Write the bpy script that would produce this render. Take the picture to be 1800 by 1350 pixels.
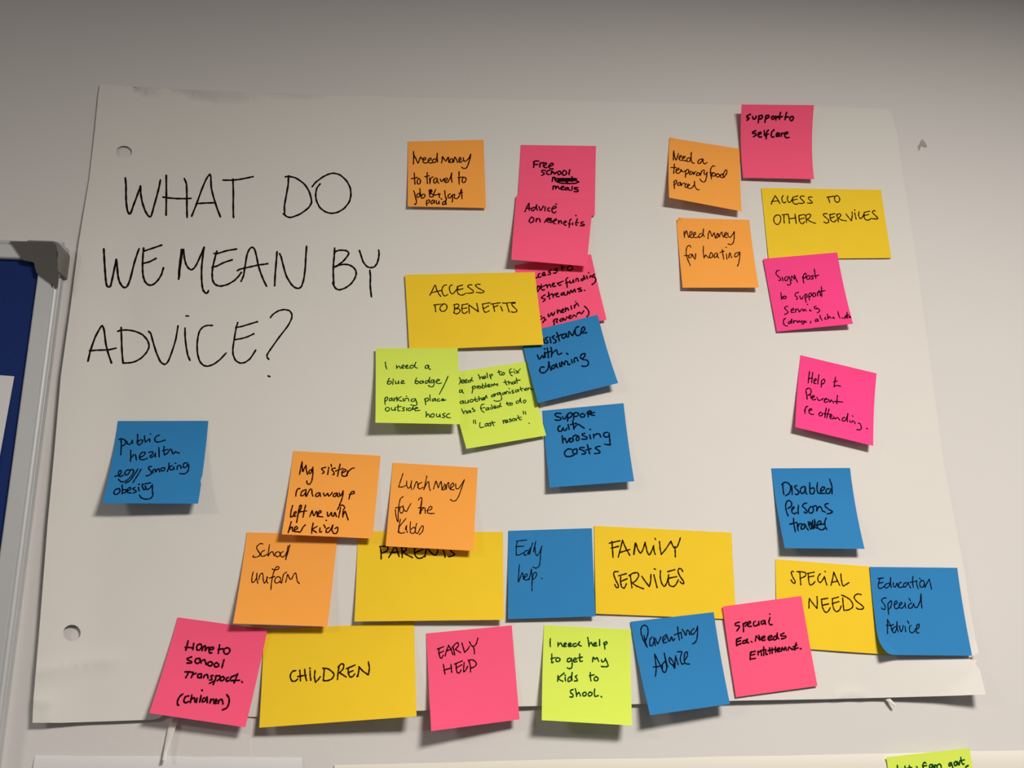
import bpy, bmesh, math, random
from mathutils import Vector, Matrix, noise
from mathutils.geometry import delaunay_2d_cdt

for o in list(bpy.data.objects):
    bpy.data.objects.remove(o)
C = bpy.context.scene.collection
S = bpy.context.scene

# ------------------------------------------------------------------ camera, world, lights, exposure
# wall plane is y = 0, the room is on the -y side; metres; the camera stands at eye height in front of the wall
FPX = 1550.0
CAM = Vector((0.3302, -0.8152, 1.5446))
FWD = Vector((0.0936, 0.9665, 0.2389)).normalized()
RIGHT = FWD.cross(Vector((0, 0, 1))).normalized()
UP = RIGHT.cross(FWD).normalized()
cd = bpy.data.cameras.new('camera')
cd.sensor_fit = 'HORIZONTAL'
cd.sensor_width = 36.0
cd.lens = FPX / 1800.0 * 36.0
cd.clip_start = 0.01
co = bpy.data.objects.new('camera', cd)
C.objects.link(co)
co.matrix_world = Matrix((
    (RIGHT.x, UP.x, -FWD.x, CAM.x),
    (RIGHT.y, UP.y, -FWD.y, CAM.y),
    (RIGHT.z, UP.z, -FWD.z, CAM.z),
    (0, 0, 0, 1)))
S.camera = co

w = bpy.data.worlds.new('room_ambient')
S.world = w
w.use_nodes = True
w.node_tree.nodes['Background'].inputs[0].default_value = (1.0, 0.95, 0.90, 1)
w.node_tree.nodes['Background'].inputs[1].default_value = 0.10


def lamp(name, loc, size, power, col):
    l = bpy.data.lights.new(name, 'AREA')
    l.shape = 'DISK'
    l.size = size
    l.energy = power
    l.color = col
    o = bpy.data.objects.new(name, l)
    C.objects.link(o)
    o.location = loc          # an area lamp faces straight down by default, like a recessed ceiling light
    return o


lamp('ceiling_lamp', (0.84, -1.10, 2.25), 0.36, 33.5, (1.0, 0.93, 0.85))
lamp('ceiling_lamp_far', (-1.15, -1.25, 2.25), 0.32, 11.5, (1.0, 0.93, 0.87))
lamp('ceiling_lamp_right', (2.9, -1.60, 2.25), 0.36, 4.5, (0.95, 0.95, 1.0))

S.view_settings.view_transform = 'Standard'
S.view_settings.look = 'None'
S.view_settings.exposure = 0.0
S.view_settings.gamma = 1.0
S.view_settings.use_curve_mapping = False


# ------------------------------------------------------------------ helpers
def P(px, py, h=0.0):
    """world point seen at photo pixel (px, py) at height h off the wall"""
    d = FWD + RIGHT * ((px - 900.0) / FPX) + UP * ((675.0 - py) / FPX)
    t = (-h - CAM.y) / d.y
    return CAM + d * t


def sm(a, b, x):
    t = max(0.0, min(1.0, (x - a) / (b - a)))
    return t * t * (3 - 2 * t)


def lin(c):
    return tuple(((v / 255.0) / 12.92 if v <= 10 else (((v / 255.0) + 0.055) / 1.055) ** 2.4) for v in c)


def material(name, col, rough=0.85, var=0.03, scale=40.0, bump=0.05, bscale=600.0, metal=0.0, spec=0.2, bdist=0.0004):
    m = bpy.data.materials.new(name)
    m.use_nodes = True
    nt = m.node_tree
    b = nt.nodes['Principled BSDF']
    b.inputs['Roughness'].default_value = rough
    b.inputs['Metallic'].default_value = metal
    b.inputs['Specular IOR Level'].default_value = spec
    tc = nt.nodes.new('ShaderNodeTexCoord')
    n = nt.nodes.new('ShaderNodeTexNoise')
    n.inputs['Scale'].default_value = scale
    n.inputs['Detail'].default_value = 4
    nt.links.new(tc.outputs['Object'], n.inputs['Vector'])
    mx = nt.nodes.new('ShaderNodeMix')
    mx.data_type = 'RGBA'
    mx.inputs['A'].default_value = tuple(v * (1 - var) for v in col) + (1,)
    mx.inputs['B'].default_value = tuple(min(1, v * (1 + var)) for v in col) + (1,)
    nt.links.new(n.outputs['Fac'], mx.inputs['Factor'])
    nt.links.new(mx.outputs['Result'], b.inputs['Base Color'])
    if bump > 0:
        n2 = nt.nodes.new('ShaderNodeTexNoise')
        n2.inputs['Scale'].default_value = bscale
        n2.inputs['Detail'].default_value = 3
        nt.links.new(tc.outputs['Object'], n2.inputs['Vector'])
        bp = nt.nodes.new('ShaderNodeBump')
        bp.inputs['Strength'].default_value = bump
        bp.inputs['Distance'].default_value = bdist
        nt.links.new(n2.outputs['Fac'], bp.inputs['Height'])
        nt.links.new(bp.outputs['Normal'], b.inputs['Normal'])
    return m


M = {
    'wall': material('wall_paint', (0.695, 0.672, 0.655), 0.7, 0.02, 6.0, 0.10, 220.0, bdist=0.001),
    'sheet': material('flipchart_paper', (0.735, 0.715, 0.675), 0.8, 0.015, 9.0, 0.25, 26.0, bdist=0.002),
    'white_paper': material('white_paper', (0.70, 0.69, 0.70), 0.8, 0.015, 9.0, 0.1, 60.0),
    'cream_paper': material('cream_paper', (0.71, 0.68, 0.61), 0.8, 0.015, 9.0, 0.1, 60.0),
    'pink': material('pink_note_paper', (0.98, 0.105, 0.225), 0.8),
    'hot_pink': material('magenta_note_paper', (0.97, 0.062, 0.270), 0.8),
    'orange': material('orange_note_paper', (1.0, 0.40, 0.070), 0.8),
    'yellow': material('yellow_note_paper', (0.90, 0.61, 0.026), 0.8),
    'lime': material('lime_note_paper', (0.68, 0.84, 0.105), 0.8),
    'blue': material('blue_note_paper', (0.027, 0.215, 0.50), 0.8),
    'ink': material('black_marker_ink', (0.008, 0.006, 0.005), 0.9, 0.1, bump=0, spec=0.03),
    'ink_pink': material('marker_ink_on_pink', (0.020, 0.002, 0.005), 0.9, 0.1, bump=0, spec=0.03),
    'ink_orange': material('marker_ink_on_orange', (0.028, 0.004, 0.003), 0.9, 0.1, bump=0, spec=0.03),
    'ink_yellow': material('marker_ink_on_yellow', (0.026, 0.011, 0.002), 0.9, 0.1, bump=0, spec=0.03),
    'ink_lime': material('green_black_pen_ink', (0.006, 0.052, 0.012), 0.9, 0.1, bump=0, spec=0.03),
    'ink_blue': material('marker_ink_on_blue', (0.003, 0.008, 0.022), 0.9, 0.1, bump=0, spec=0.03),
    'felt': material('blue_felt', (0.011, 0.030, 0.150), 0.95, 0.12, 300.0, 0.6, 900.0, bdist=0.001),
    'aluminium': material('brushed_aluminium', (0.58, 0.59, 0.60), 0.5, 0.03, 60.0, 0.05, 500.0, metal=0.3, spec=0.5),
    'plastic': material('dark_grey_plastic', (0.085, 0.078, 0.072), 0.45, 0.04, 60.0, 0.1, 700.0, spec=0.5),
    'cap_side_grey': material('cap_side_lighter_grey', (0.20, 0.185, 0.170), 0.45, 0.04, 60.0, 0.1, 700.0, spec=0.5),  # cap side only, set to a lighter grey than the cap face
    'residue': material('grey_putty_residue', (0.40, 0.37, 0.33), 0.8, 0.1, 200.0, 0.3, 400.0),
}
INK = {'pink': 'ink_pink', 'hot_pink': 'ink_pink', 'orange': 'ink_orange', 'yellow': 'ink_yellow', 'lime': 'ink_lime', 'blue': 'ink_blue'}


def mesh_object(name, verts, faces, mat, origin=None, parent=None, smooth=True):
    org = Vector(origin) if origin is not None else Vector((0, 0, 0))
    me = bpy.data.meshes.new(name)
    me.from_pydata([tuple(Vector(v) - org) for v in verts], [], faces)
    me.validate()
    me.update()
    bm = bmesh.new()
    bm.from_mesh(me)
    bmesh.ops.recalc_face_normals(bm, faces=bm.faces)
    bm.to_mesh(me)
    bm.free()
    if smooth:
        for p in me.polygons:
            p.use_smooth = True
        me.set_sharp_from_angle(angle=math.radians(50))
    me.materials.append(M[mat])
    o = bpy.data.objects.new(name, me)
    C.objects.link(o)
    if parent is not None:
        o.parent = parent
        o.location = org - parent.location
    else:
        o.location = org
    return o


def tag(o, label, cat, group=None):
    o['label'] = label
    o['category'] = cat
    if group:
        o['group'] = group
    return o


def structure(o):
    o['kind'] = 'structure'
    return o


def box(x0, x1, y0, y1, z0, z1):
    v = [(x, y, z) for x in (x0, x1) for y in (y0, y1) for z in (z0, z1)]
    f = [(0, 1, 3, 2), (4, 6, 7, 5), (0, 4, 5, 1), (2, 3, 7, 6), (0, 2, 6, 4), (1, 5, 7, 3)]
    return v, f


def thicken(front, faces, boundary, back):
    """front verts + faces, back verts in the same order, boundary = list of directed edges -> closed thin solid"""
    n = len(front)
    v = list(front) + list(back)
    f = [tuple(a) for a in faces] + [tuple(reversed([i + n for i in a])) for a in faces]
    for a, b in boundary:
        f.append((b, a, a + n, b + n))
    return v, f


def boundary_edges(faces):
    cnt = {}
    for fc in faces:
        for i in range(len(fc)):
            a, b = fc[i], fc[(i + 1) % len(fc)]
            cnt[(a, b)] = cnt.get((a, b), 0) + 1
    return [e for e in cnt if (e[1], e[0]) not in cnt]


# ------------------------------------------------------------------ the wall
v, f = box(-2.2, 3.4, 0.0, 0.10, 0.55, 2.44)
structure(mesh_object('wall_back', v, f, 'wall', (0.6, 0.05, 1.5), smooth=False))

STROKES = """
#head 200 290 4 3.0
81 90 86 140 86 200 88 260 96 320 110 345 120 338 140 280 165 215 188 148|188 148 190 200 200 260 220 320 240 355 256 365 264 358 280 300 305 210 320 150 328 105
369 74 370 200 368 352|346 226 380 231 440 236 500 237 542 235|496 95 510 130 514 200 514 300 516 369
548 360 580 280 620 170 650 100 674 66 682 80 686 160 700 220 725 300 750 365|580 272 640 268 708 266
768 107 830 107 880 102 930 93 980 82|838 100 841 200 840 300 842 369
1206 84 1228 80 1280 92 1340 135 1375 190 1391 260 1370 300 1310 345 1245 369 1215 362 1192 342|1229 76 1226 140 1212 220 1200 290 1202 340
1396 152 1420 122 1470 85 1510 65 1545 58 1590 70 1635 110 1662 160 1667 215 1655 260 1620 305 1575 332 1530 340 1490 330 1450 300 1425 250 1420 210 1427 165 1450 134
#head 160 420 6 3.1
135 107 140 200 148 330 155 420 163 480 180 507 205 498 225 420 250 300 267 217|267 217 277 300 285 390 300 450 330 500 358 514 385 495 415 420 455 260 490 150 508 104
555 97 548 180 544 260 545 340 552 400 570 450 595 478 625 489 665 475 710 430 745 370 764 305|560 128 650 98 745 66|553 258 620 240 685 206
955 112 940 230 928 340 925 423|930 400 945 260 973 107 985 200 1000 260 1025 305 1058 326 1090 305 1120 255 1165 155 1193 88|1193 88 1180 180 1168 290 1166 400 1172 490 1185 545 1212 573 1230 565 1240 545
1328 128 1310 190 1288 280 1278 360 1282 430 1300 470 1335 493 1375 497 1440 480 1510 440 1555 395 1585 354|1297 153 1340 152 1430 125 1535 107|1277 300 1330 285 1400 250 1490 220
1583 447 1608 390 1625 290 1645 170 1670 110 1698 88 1724 106 1745 180 1765 280 1790 360 1820 435 1852 500|1542 336 1570 320 1620 308 1700 290 1765 275 1820 268 1863 261
#head 430 420 6 3.1
342 135 335 230 322 380 317 494|370 157 385 190 405 270 440 390 490 475 530 512 570 522 600 500 625 420 640 300 645 200 654 78
950 96 945 180 938 260 935 350 938 430 942 490|950 145 965 130 1000 120 1040 120 1080 128 1098 150 1085 180 1040 235 990 272 950 297|950 297 1000 276 1050 268 1100 274 1145 298 1172 335 1177 370 1160 420 1120 475 1060 518 1000 537 965 525 942 495 930 460
1211 124 1230 180 1250 240 1290 290 1330 303 1370 293 1400 250 1415 190 1418 150 1414 119|1321 330 1327 400 1325 480 1330 550 1338 611
#head 140 535 4 2.9
59 400 75 330 110 230 145 165 160 150 172 180 185 280 200 340 224 412|70 326 130 322 200 320 256 308
292 163 295 250 298 330 305 413|305 413 350 411 390 402 430 380 465 345 485 310 488 285 475 250 440 212 390 190 340 181 290 182 268 190
485 190 500 205 515 260 540 340 570 405 598 422 620 405 645 345 675 250 692 152
741 166 742 230 750 300 760 355 776 394|748 81 766 83
933 149 900 148 870 158 845 185 832 230 826 290 830 350 845 400 870 428 900 435 940 422 985 390 1030 342
1112 128 1100 170 1088 240 1078 310 1080 355 1098 395 1130 413 1165 407 1200 380 1238 322|1098 163 1140 155 1200 137 1250 122|1092 248 1140 240 1180 228 1225 207
1341 94 1360 70 1400 45 1440 37 1475 45 1492 70 1490 100 1465 150 1400 235 1340 320 1318 355 1320 375 1330 386|1325 503 1337 508
#job 690 235 9 2.1
332 285 335 380 330 480|330 320 370 395 405 465 430 400 445 368 470 400|480 420 520 410 525 385 500 380 480 420 490 455 520 465 560 455|560 430 605 415 610 390 590 385 565 415 570 450 600 467 640 455|690 405 660 400 632 425 640 455 670 455 695 420 708 305 705 380 712 450
775 462 785 420 790 360 815 400 845 435 870 385 885 370 890 460|920 400 905 440 930 460 955 430 945 395 920 400|965 455 985 370 1010 410 1030 455|1045 440 1085 400 1070 375 1048 410 1065 455 1110 430|1120 380 1125 420 1150 440 1200 400 1238 325|1238 325 1225 400 1195 490 1170 540 1140 553 1110 545 1095 530
343 622 348 700 355 800|300 710 350 708 390 690|410 710 390 750 395 790 425 795 443 760 430 715 410 708
550 615 545 690 552 790|510 682 580 665|585 700 590 750 592 790|592 780 600 720 620 690 640 685|690 700 660 720 650 765 670 785 700 750 705 705 712 760 730 785|755 720 775 760 815 710|820 750 855 740 870 710 850 700 820 735 830 770 870 770|880 760 915 700 935 620|935 620 932 700 940 770
1053 600 1052 700 1055 800|1035 700 1080 690 1110 685|1120 690 1100 740 1115 775 1150 760 1165 720 1145 690 1120 690
335 905 350 940 360 1000 378 1060 375 1105 360 1120 345 1110|400 950 380 985 395 1010 430 985 425 945 400 950|432 870 440 940 455 1010 480 1022 515 990 505 960 475 960 455 990
580 900 585 950 590 1000|575 895 610 885 625 910 600 945 640 960 645 990 610 1005 590 1000|590 905 612 900 600 930 590 920|685 880 665 920 650 970 700 965 755 955|730 945 738 980 742 1015
825 900 830 950 840 1015|915 950 880 975 885 1015 915 1015 940 970 950 1030 945 1080|950 970 985 960 975 1010 1010 1030 1050 1000 1090 880|1090 885 1095 960 1100 1030|1050 945 1105 930
542 1058 535 1100 545 1135|545 1060 575 1045 590 1065 570 1095 540 1100|640 1050 605 1085 620 1110 655 1080 660 1050 665 1100|690 1055 700 1110 730 1100 735 1060 740 1110|768 1028 785 1040|830 1065 790 1095 795 1125 830 1110 855 1020|855 1020 840 1070 850 1120
#free 890 240 10 2.7
488 440 485 490 480 545|475 445 520 430 575 435|485 495 550 490|590 470 590 535|592 500 610 465 650 462|660 510 705 490 700 465 665 470 650 520 690 550 715 545|750 525 815 505 825 480 790 470 745 525 770 565 825 570
690 600 640 590 625 620 665 645 660 665 620 685|765 595 730 600 710 630 720 665 760 665|800 600 785 665|790 650 825 620 850 660 880 625|920 610 900 640 920 675 960 650 950 615 920 610|1010 600 985 640 1000 680 1045 670 1060 630 1035 600 1010 600|1115 585 1100 670
820 715 805 790|815 740 850 715 860 780|850 755 900 740 1000 740 1100 740 1200 740 1240 745 1150 770 1000 770 900 770 880 790 960 785 1100 780 1230 770|900 800 960 820 1060 825 1160 828 1240 815 1275 795 1230 785|1155 710 1150 740|930 760 1200 755|920 750 1180 760|910 785 1000 760 1060 800 1120 760 1160 795
825 870 818 930|820 900 850 870 870 880 865 920|865 920 885 885 910 875 925 915 950 920|960 905 1010 890 1000 870 965 890 970 930 1010 935|1075 895 1040 905 1035 935 1070 935 1090 895 1095 935 1120 945|1160 880 1150 948|1255 900 1200 900 1195 920 1260 940 1265 960 1225 972 1190 965
#benadv 890 340 9.643 2.4
315 310 350 230 385 165 385 220 390 290|340 255 410 255|480 235 440 250 425 285 455 295 490 260 515 195|515 195 510 240 525 285|555 225 580 290 630 215|660 230 652 300|735 245 705 255 700 290 735 300|780 265 830 250 845 225 810 215 770 270 785 320 815 333 840 310|838 180 852 182
430 400 395 440 390 480 420 498 460 470 465 425 430 400|510 430 505 480|508 460 530 425 560 430 575 488
650 490 680 440 715 420|680 470 740 425 770 430 730 460 775 465 770 490 730 490 700 480|800 475 850 450 840 430 805 460 800 500 830 518|885 460 885 515|890 490 925 460 940 510|970 505 1020 480 1010 465 975 490 980 530 1010 540|1100 435 1075 460 1070 520 1065 575|1050 515 1090 520|1125 500 1122 535|1172 375 1186 378|1205 430 1180 500 1180 535 1200 540|1170 495 1225 495|1310 480 1265 495 1270 515 1325 530 1310 550 1255 545
#fund 900 450 9.643 2.5
400 375 425 365|475 295 450 310 445 350 465 365 490 350|515 330 560 300 545 275 515 300 525 335 570 325|660 240 615 270 650 285 650 310 610 318|765 210 710 240 770 240 740 290 700 290
845 160 845 210 860 245|835 210 890 190|980 170 940 190 945 235 990 245 1025 215 1015 175 980 170
440 510 425 560 430 605 465 560 470 515 440 510|500 480 490 540 520 580 550 570|480 540 580 490|590 490 600 540|598 520 640 480 660 530|680 500 720 470 705 455 685 485 700 520 740 510|770 455 800 500 830 490|790 460 870 425
945 365 915 400 930 470 935 535|910 460 970 440|980 420 990 460 1030 440 1040 400 1050 450|1085 430 1085 390 1115 380 1130 430|1200 380 1170 400 1190 420 1220 390 1215 330|1215 330 1240 390|1265 340 1280 385|1293 282 1304 285|1320 370 1325 335 1355 350 1365 365|1400 310 1365 330 1390 350 1420 390 1410 440 1380 470 1355 485
560 660 510 690 500 715 560 725 560 745 525 775|620 610 625 670 640 730|595 690 680 640|690 650 700 705|695 680 730 640|740 660 780 640 770 625 745 650 760 690 800 685|860 620 830 650 845 670 875 640 880 610 890 660 910 665|935 655 945 600 975 640 1000 580 1025 620 1060 560 1075 610|1165 540 1110 560 1180 575 1180 590 1130 605|1222 582 1236 585
485 1030 500 1020|490 1075 520 1050 545 1040 555 1080 520 1130|568 1080 580 1083|615 980 620 1030 660 990 670 960 690 1010 715 980 725 950|765 910 775 970|775 950 810 915 830 960|840 940 880 910 865 895 840 930 860 960 890 945|910 935 905 880|910 915 940 880 960 920|1000 845 1010 900|1060 880 1055 835|1060 860 1100 800 1130 850|1075 772 1085 773
710 1080 715 1130 710 1185|700 1110 745 1065 775 1075 750 1110 770 1130|840 1060 810 1090 830 1110 865 1085 840 1060|870 1050 900 1090 930 1030|950 1050 1000 1020 985 1005 960 1035 980 1060 1015 1050|1030 1030 1050 1000 1090 1030|1100 1000 1110 970 1150 960|1140 950 1180 980 1215 930|1225 850 1270 890 1300 940 1300 990 1270 1030
#accben 700 470 6.667 2.0
372 325 400 270 432 208 450 260 475 310 500 342|385 298 440 285 500 272|565 205 535 215 515 245 515 290 530 325 550 335 580 318|632 205 605 220 600 250 612 295 640 310 665 285 690 250 695 230|700 240 690 270 705 310 735 325 765 320 795 302|690 225 755 208|700 265 760 250|865 205 835 205 812 220 840 245 880 275 880 295 845 302 812 303|960 200 925 198 905 210 925 235 970 260 1005 282 990 298 950 297 915 292
415 442 450 436 500 432|430 440 435 480 440 520|520 440 495 460 490 490 510 515 545 510 570 480 568 445 545 428 515 432
660 435 660 480 655 535|650 440 690 430 715 445 700 470 665 485 705 485 725 500 715 530 680 545 650 530|755 435 745 480 755 530 775 542 810 520|745 440 815 428|750 485 805 475|835 540 828 480 830 440|830 440 870 470 910 500 940 522|940 522 930 470 920 420|990 430 995 480 1010 520 1030 527 1065 510|985 430 1075 415|1000 485 1060 450|1110 430 1120 470 1130 515|1085 430 1195 415|1115 470 1170 445|1200 455 1222 510|1223 415 1234 420|1240 420 1370 410|1270 420 1285 470 1300 525|1370 420 1330 425 1340 450 1390 500 1385 520 1350 527 1320 520
#assist 900 540 7.5 2.7
410 420 425 450 415 480|470 395 440 410 450 430 470 450 465 475 435 470|500 395 512 470|560 375 530 390 545 410 580 440 575 465 550 472|590 330 610 390 625 445|585 395 650 360|700 350 665 365 660 400 685 410 710 380 715 350|715 350 720 390 740 395|745 390 750 320 775 350 800 375 825 300|880 255 845 270 830 310 840 360 870 375 905 355|905 340 950 310 960 275 940 260 915 295 920 340 985 335
335 630 345 660 360 685 390 650 400 635 415 670 430 660 430 590|430 600 440 660|423 547 437 551|465 540 475 600 480 665|440 605 520 580|515 530 525 590 520 655|522 620 560 580 590 565 600 610 620 625 655 605|720 607 737 621
425 790 385 790 365 830 385 865 430 860 470 820 490 730|480 720 495 780 515 830|560 760 525 780 530 815 560 800 585 745|585 745 590 780 605 800|625 735 635 785|655 780 655 720 690 760 700 710 730 720 740 760 765 750|785 690 795 735|825 725 820 680 850 665 870 710|960 610 920 620 900 655 915 680 950 660 965 625 945 610|935 690 990 700 1010 740 985 775 945 780 920 775
#housing 940 700 8.183 2.7
375 220 320 215 290 235 310 260 370 280 375 305 340 318 295 312|400 265 410 295 440 290 455 255|470 240 475 290 470 328|465 240 510 205 535 225 530 260 490 285 470 285|560 215 560 260 558 305|555 225 600 205 630 225 615 255 570 265|690 220 655 235 665 270 705 270 720 240 690 220|755 200 765 235 768 268|750 215 790 180 815 195 780 225 820 240 860 248|800 215 860 205
365 395 335 420 340 465 370 480 395 455 405 420 415 455 445 465 460 430|480 380 495 450|545 325 555 390 565 445|515 380 600 360|565 425 600 390 630 375 665 400 710 430
395 540 400 600 405 645|400 610 430 575 450 620 465 640 490 590 510 575|525 580 500 600 510 630 545 620 555 585 530 575|545 560 585 530 625 545 640 585 620 610 595 600 600 570 620 540|720 505 680 515 690 535 750 560 750 585 710 590 675 588|790 530 805 585|795 446 801 453|850 575 845 520|850 540 900 510 930 515 950 560|1050 490 1000 500 990 540 1030 560 1070 545|1070 500 1075 560 1080 620 1085 670|1085 670 1040 668 1005 660
530 735 480 730 435 765 430 810 455 838 510 838 570 815|600 730 555 740 545 780 570 800 605 795 610 740|710 710 655 710 645 730 690 750 735 780 720 800 680 805|755 665 775 740 790 800|735 745 810 725|940 690 890 700 870 720 910 745 940 770 920 790 860 797
#badge 645 600 8.183 1.9
265 300 270 350 285 398|425 345 430 390|430 385 460 355 485 390|500 375 535 360 525 340 505 350 500 380 530 390|560 370 590 355 580 340 560 355 560 385 600 385|660 345 625 350 620 380 650 385 680 350 705 300|705 300 690 330 690 370 725 385|885 345 845 350 840 385 870 385 890 350|890 350 890 390 915 405
325 530 305 560 295 610 330 615 355 590 340 570 305 585|380 540 372 620|410 570 415 610 445 600 455 570|455 570 460 610|490 595 530 580 520 560 500 570 495 605 545 605|715 525 700 560 692 600 725 610 745 590 730 570 700 580|800 570 765 575 765 605 795 600 810 570|810 570 815 600|880 565 840 575 845 605 880 590 905 520|905 520 895 560 905 600|960 555 925 560 925 595 955 585 965 555|965 555 968 610 950 650 915 655 885 635|990 580 1045 560 1030 545 1005 555 1000 595 1030 608 1070 600|1168 500 1120 610 1042 762
262 810 258 860 262 910|255 830 285 800 300 815 285 850 262 860|355 815 325 825 325 855 350 850 362 820|362 820 370 855|390 810 392 860|392 840 420 815|430 800 435 860|495 795 440 835 500 860|520 820 525 860|566 788 574 793|545 860 550 825 590 820 605 860|690 825 645 830 640 865 680 860 700 830|700 830 715 880 720 910 690 925 630 912|835 820 840 870 845 912|825 840 870 815 890 830 870 860 840 865|905 770 910 855|975 825 940 835 945 860 970 850 985 825|985 825 990 858|1045 825 1015 835 1015 860 1050 858|1070 850 1110 835 1090 825 1075 840 1090 855 1135 842
285 950 265 970 275 1000 310 1000 325 970 300 948|350 955 360 990 395 985 405 950|405 950 410 995|450 915 445 960 450 1000 480 995|430 945 495 938|540 950 510 960 535 980 530 998 505 1000|570 960 572 998|630 960 595 965 595 995 635 990 665 940|665 940 660 985|670 975 735 960 715 950 690 965 695 998 760 992
850 1010 855 1050 850 1090|852 1075 885 1045 905 1090|950 1040 920 1055 925 1090 960 1085 970 1055 950 1040|1000 1045 1005 1085 1035 1080 1050 1045|1050 1045 1055 1090|1125 1035 1090 1045 1100 1065 1125 1075 1110 1095 1080 1095|1190 1040 1150 1055 1145 1085 1165 1100 1200 1098
#fix 790 630 8.183 1.8
145 275 160 310 150 355 140 370|170 340 210 325 195 305 175 320 175 355 210 350|220 335 255 320 245 300 225 315 225 350 260 345|305 310 275 320 275 345 305 335 325 275|325 275 320 310 340 325|415 230 430 265 440 300|440 285 465 260 480 295|490 280 525 265 510 250 490 265 495 290 525 285|540 210 550 280|580 235 585 260 600 295|578 245 610 225 620 240 590 265|710 170 715 205 730 240 750 235|695 200 750 190|775 205 755 215 760 238 790 230 795 210 775 200|890 150 865 165 865 200 885 240 905 250|870 205 910 195|930 185 940 215|925 154 935 158|955 175 1000 210|1020 150 965 215
175 450 148 460 145 490 170 485 185 455|185 455 190 490 205 500|335 400 335 450 325 500|325 420 365 395 375 420 340 445|395 400 400 435|400 415 415 395 425 400|430 400 418 420 435 435 455 420 445 400 430 400|475 365 470 410 480 430 510 415 505 390 475 395|520 355 530 415|550 400 585 385 570 370 550 385 555 410 590 405|605 405 610 370 635 395 645 360 670 385 690 360 695 395|800 310 805 350 830 385|780 345 845 335|850 325 855 375|855 360 880 340 895 370|935 335 905 345 910 370 935 360 945 335|945 335 950 360|965 285 970 330 975 355|950 320 1020 310
190 610 155 625 160 650 190 640 200 610|200 610 210 650|225 610 235 645 265 635 270 600|270 600 280 635|320 590 295 605 305 630 335 620 345 600 320 590|370 560 370 595 385 620 410 612|350 595 410 585|420 545 430 605|430 590 455 570 465 600|475 590 505 575 495 560 478 572 480 598 510 590|510 580 530 530 540 570|630 520 610 530 605 555 630 550 640 530 625 520|645 510 655 545|655 530 670 505|720 490 690 500 690 525 715 515 730 490|730 490 745 540 750 590 710 615 665 615 640 605|790 490 765 500 765 520 790 515 800 485|800 485 810 510|820 510 820 475 850 480 855 505|870 480 880 505|857 433 864 438|920 455 895 470 915 480 930 495 905 500|980 450 950 460 955 485 980 475 990 450|990 450 1000 475|1020 410 1030 450 1045 470|1010 445 1060 430|1075 440 1085 460|1110 425 1090 440 1105 460 1125 445 1110 425|1135 450 1140 425 1165 430 1175 450 1195 445
175 725 190 760 210 800|200 785 235 750 250 790|290 750 265 760 265 785 290 775 300 750|300 750 310 780|340 715 325 725 355 740 370 755 335 765|500 660 465 665 450 700 460 745 500 775|450 720 510 705|555 710 525 720 530 745 555 735 565 710|565 710 570 740|590 705 600 735|605 665 620 725|640 710 670 695 655 680 635 695 645 720 675 712|715 680 690 690 695 712 720 700 735 640|735 640 730 680 750 695|825 625 835 660 860 680|815 655 870 640|890 640 870 655 880 672 905 665 910 650 890 640|990 610 960 620 965 645 1000 635 1020 570|1020 570 1025 620 1035 640|1080 600 1060 615 1070 640 1095 630 1100 605 1080 600
345 890 350 935|370 885 380 940|440 925 435 965 445 995 500 985|545 935 515 945 520 975 545 965 555 935|555 935 560 970|590 925 570 935 595 945 600 965 570 970|610 900 625 940 640 970|600 930 655 920|770 890 780 940|775 915 800 885|805 915 840 900 825 885 805 895 810 925 845 915|880 870 855 880 885 890 890 905 860 915|920 865 900 880 915 900 940 890 940 870 920 865|955 865 965 895|985 820 1000 865 1015 885 1040 880|975 860 1035 845|1060 760 1068 800|1090 765 1100 805|1143 929 1150 936
#public 170 730 7.5 2.2
322 320 325 400 318 520|290 318 330 310 370 325 385 360 365 390 330 405|395 340 405 375 430 385 460 360 470 330|470 330 475 370|540 250 540 310 535 370 560 390 600 360 605 330 575 325 545 350|630 270 635 330 645 355|650 350 695 310 700 350|708 243 714 248|830 260 790 275 765 310 775 345 820 352 905 325
448 460 450 530 445 605|450 570 490 520 510 520 525 590|560 560 620 530 640 490 600 490 565 530 575 580 620 585 670 565|685 490 740 480 740 510 700 540 720 555 760 530 775 500|775 500 775 550|820 425 825 550|890 410 885 470 895 525|870 468 940 450|895 525 930 500 970 450 985 450 1000 500 1010 510 1040 480 1060 490 1090 500
240 805 300 790 325 750 315 725 290 740 290 790 310 810 350 790|440 720 395 725 370 760 385 790 420 770 450 720 485 720 480 770 440 820 380 870 320 875 288 845|545 705 500 780 440 860 375 898|585 712 540 790 480 885|720 675 685 680 690 710 720 745 710 780 650 800|740 765 745 720 770 710 780 750 800 710 820 705 830 745|885 690 850 700 850 730 885 730 900 700 885 690|955 630 950 690 930 740|995 660 950 700 990 720 1010 700|1015 680 1020 715|1036 630 1044 634|1060 715 1065 670 1100 660 1115 700|1195 625 1150 635 1140 680 1170 690 1205 640|1205 640 1215 680 1200 740 1160 770 1095 768
280 970 240 985 228 1030 260 1045 305 1010 300 970 270 965|335 920 340 980 335 1035|335 1035 385 1010 390 980 350 985|400 1000 450 975 440 950 410 970 405 1015 450 1025|510 950 475 970 510 990 520 1010 480 1025|550 950 560 1000|553 909 564 913|600 905 605 950 625 985 640 970|610 910 710 890|640 930 660 980 700 960 735 915|735 915 735 1000 740 1060 700 1100 640 1105 585 1085 565 1050
#sister 480 780 7.5 2.3
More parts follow.
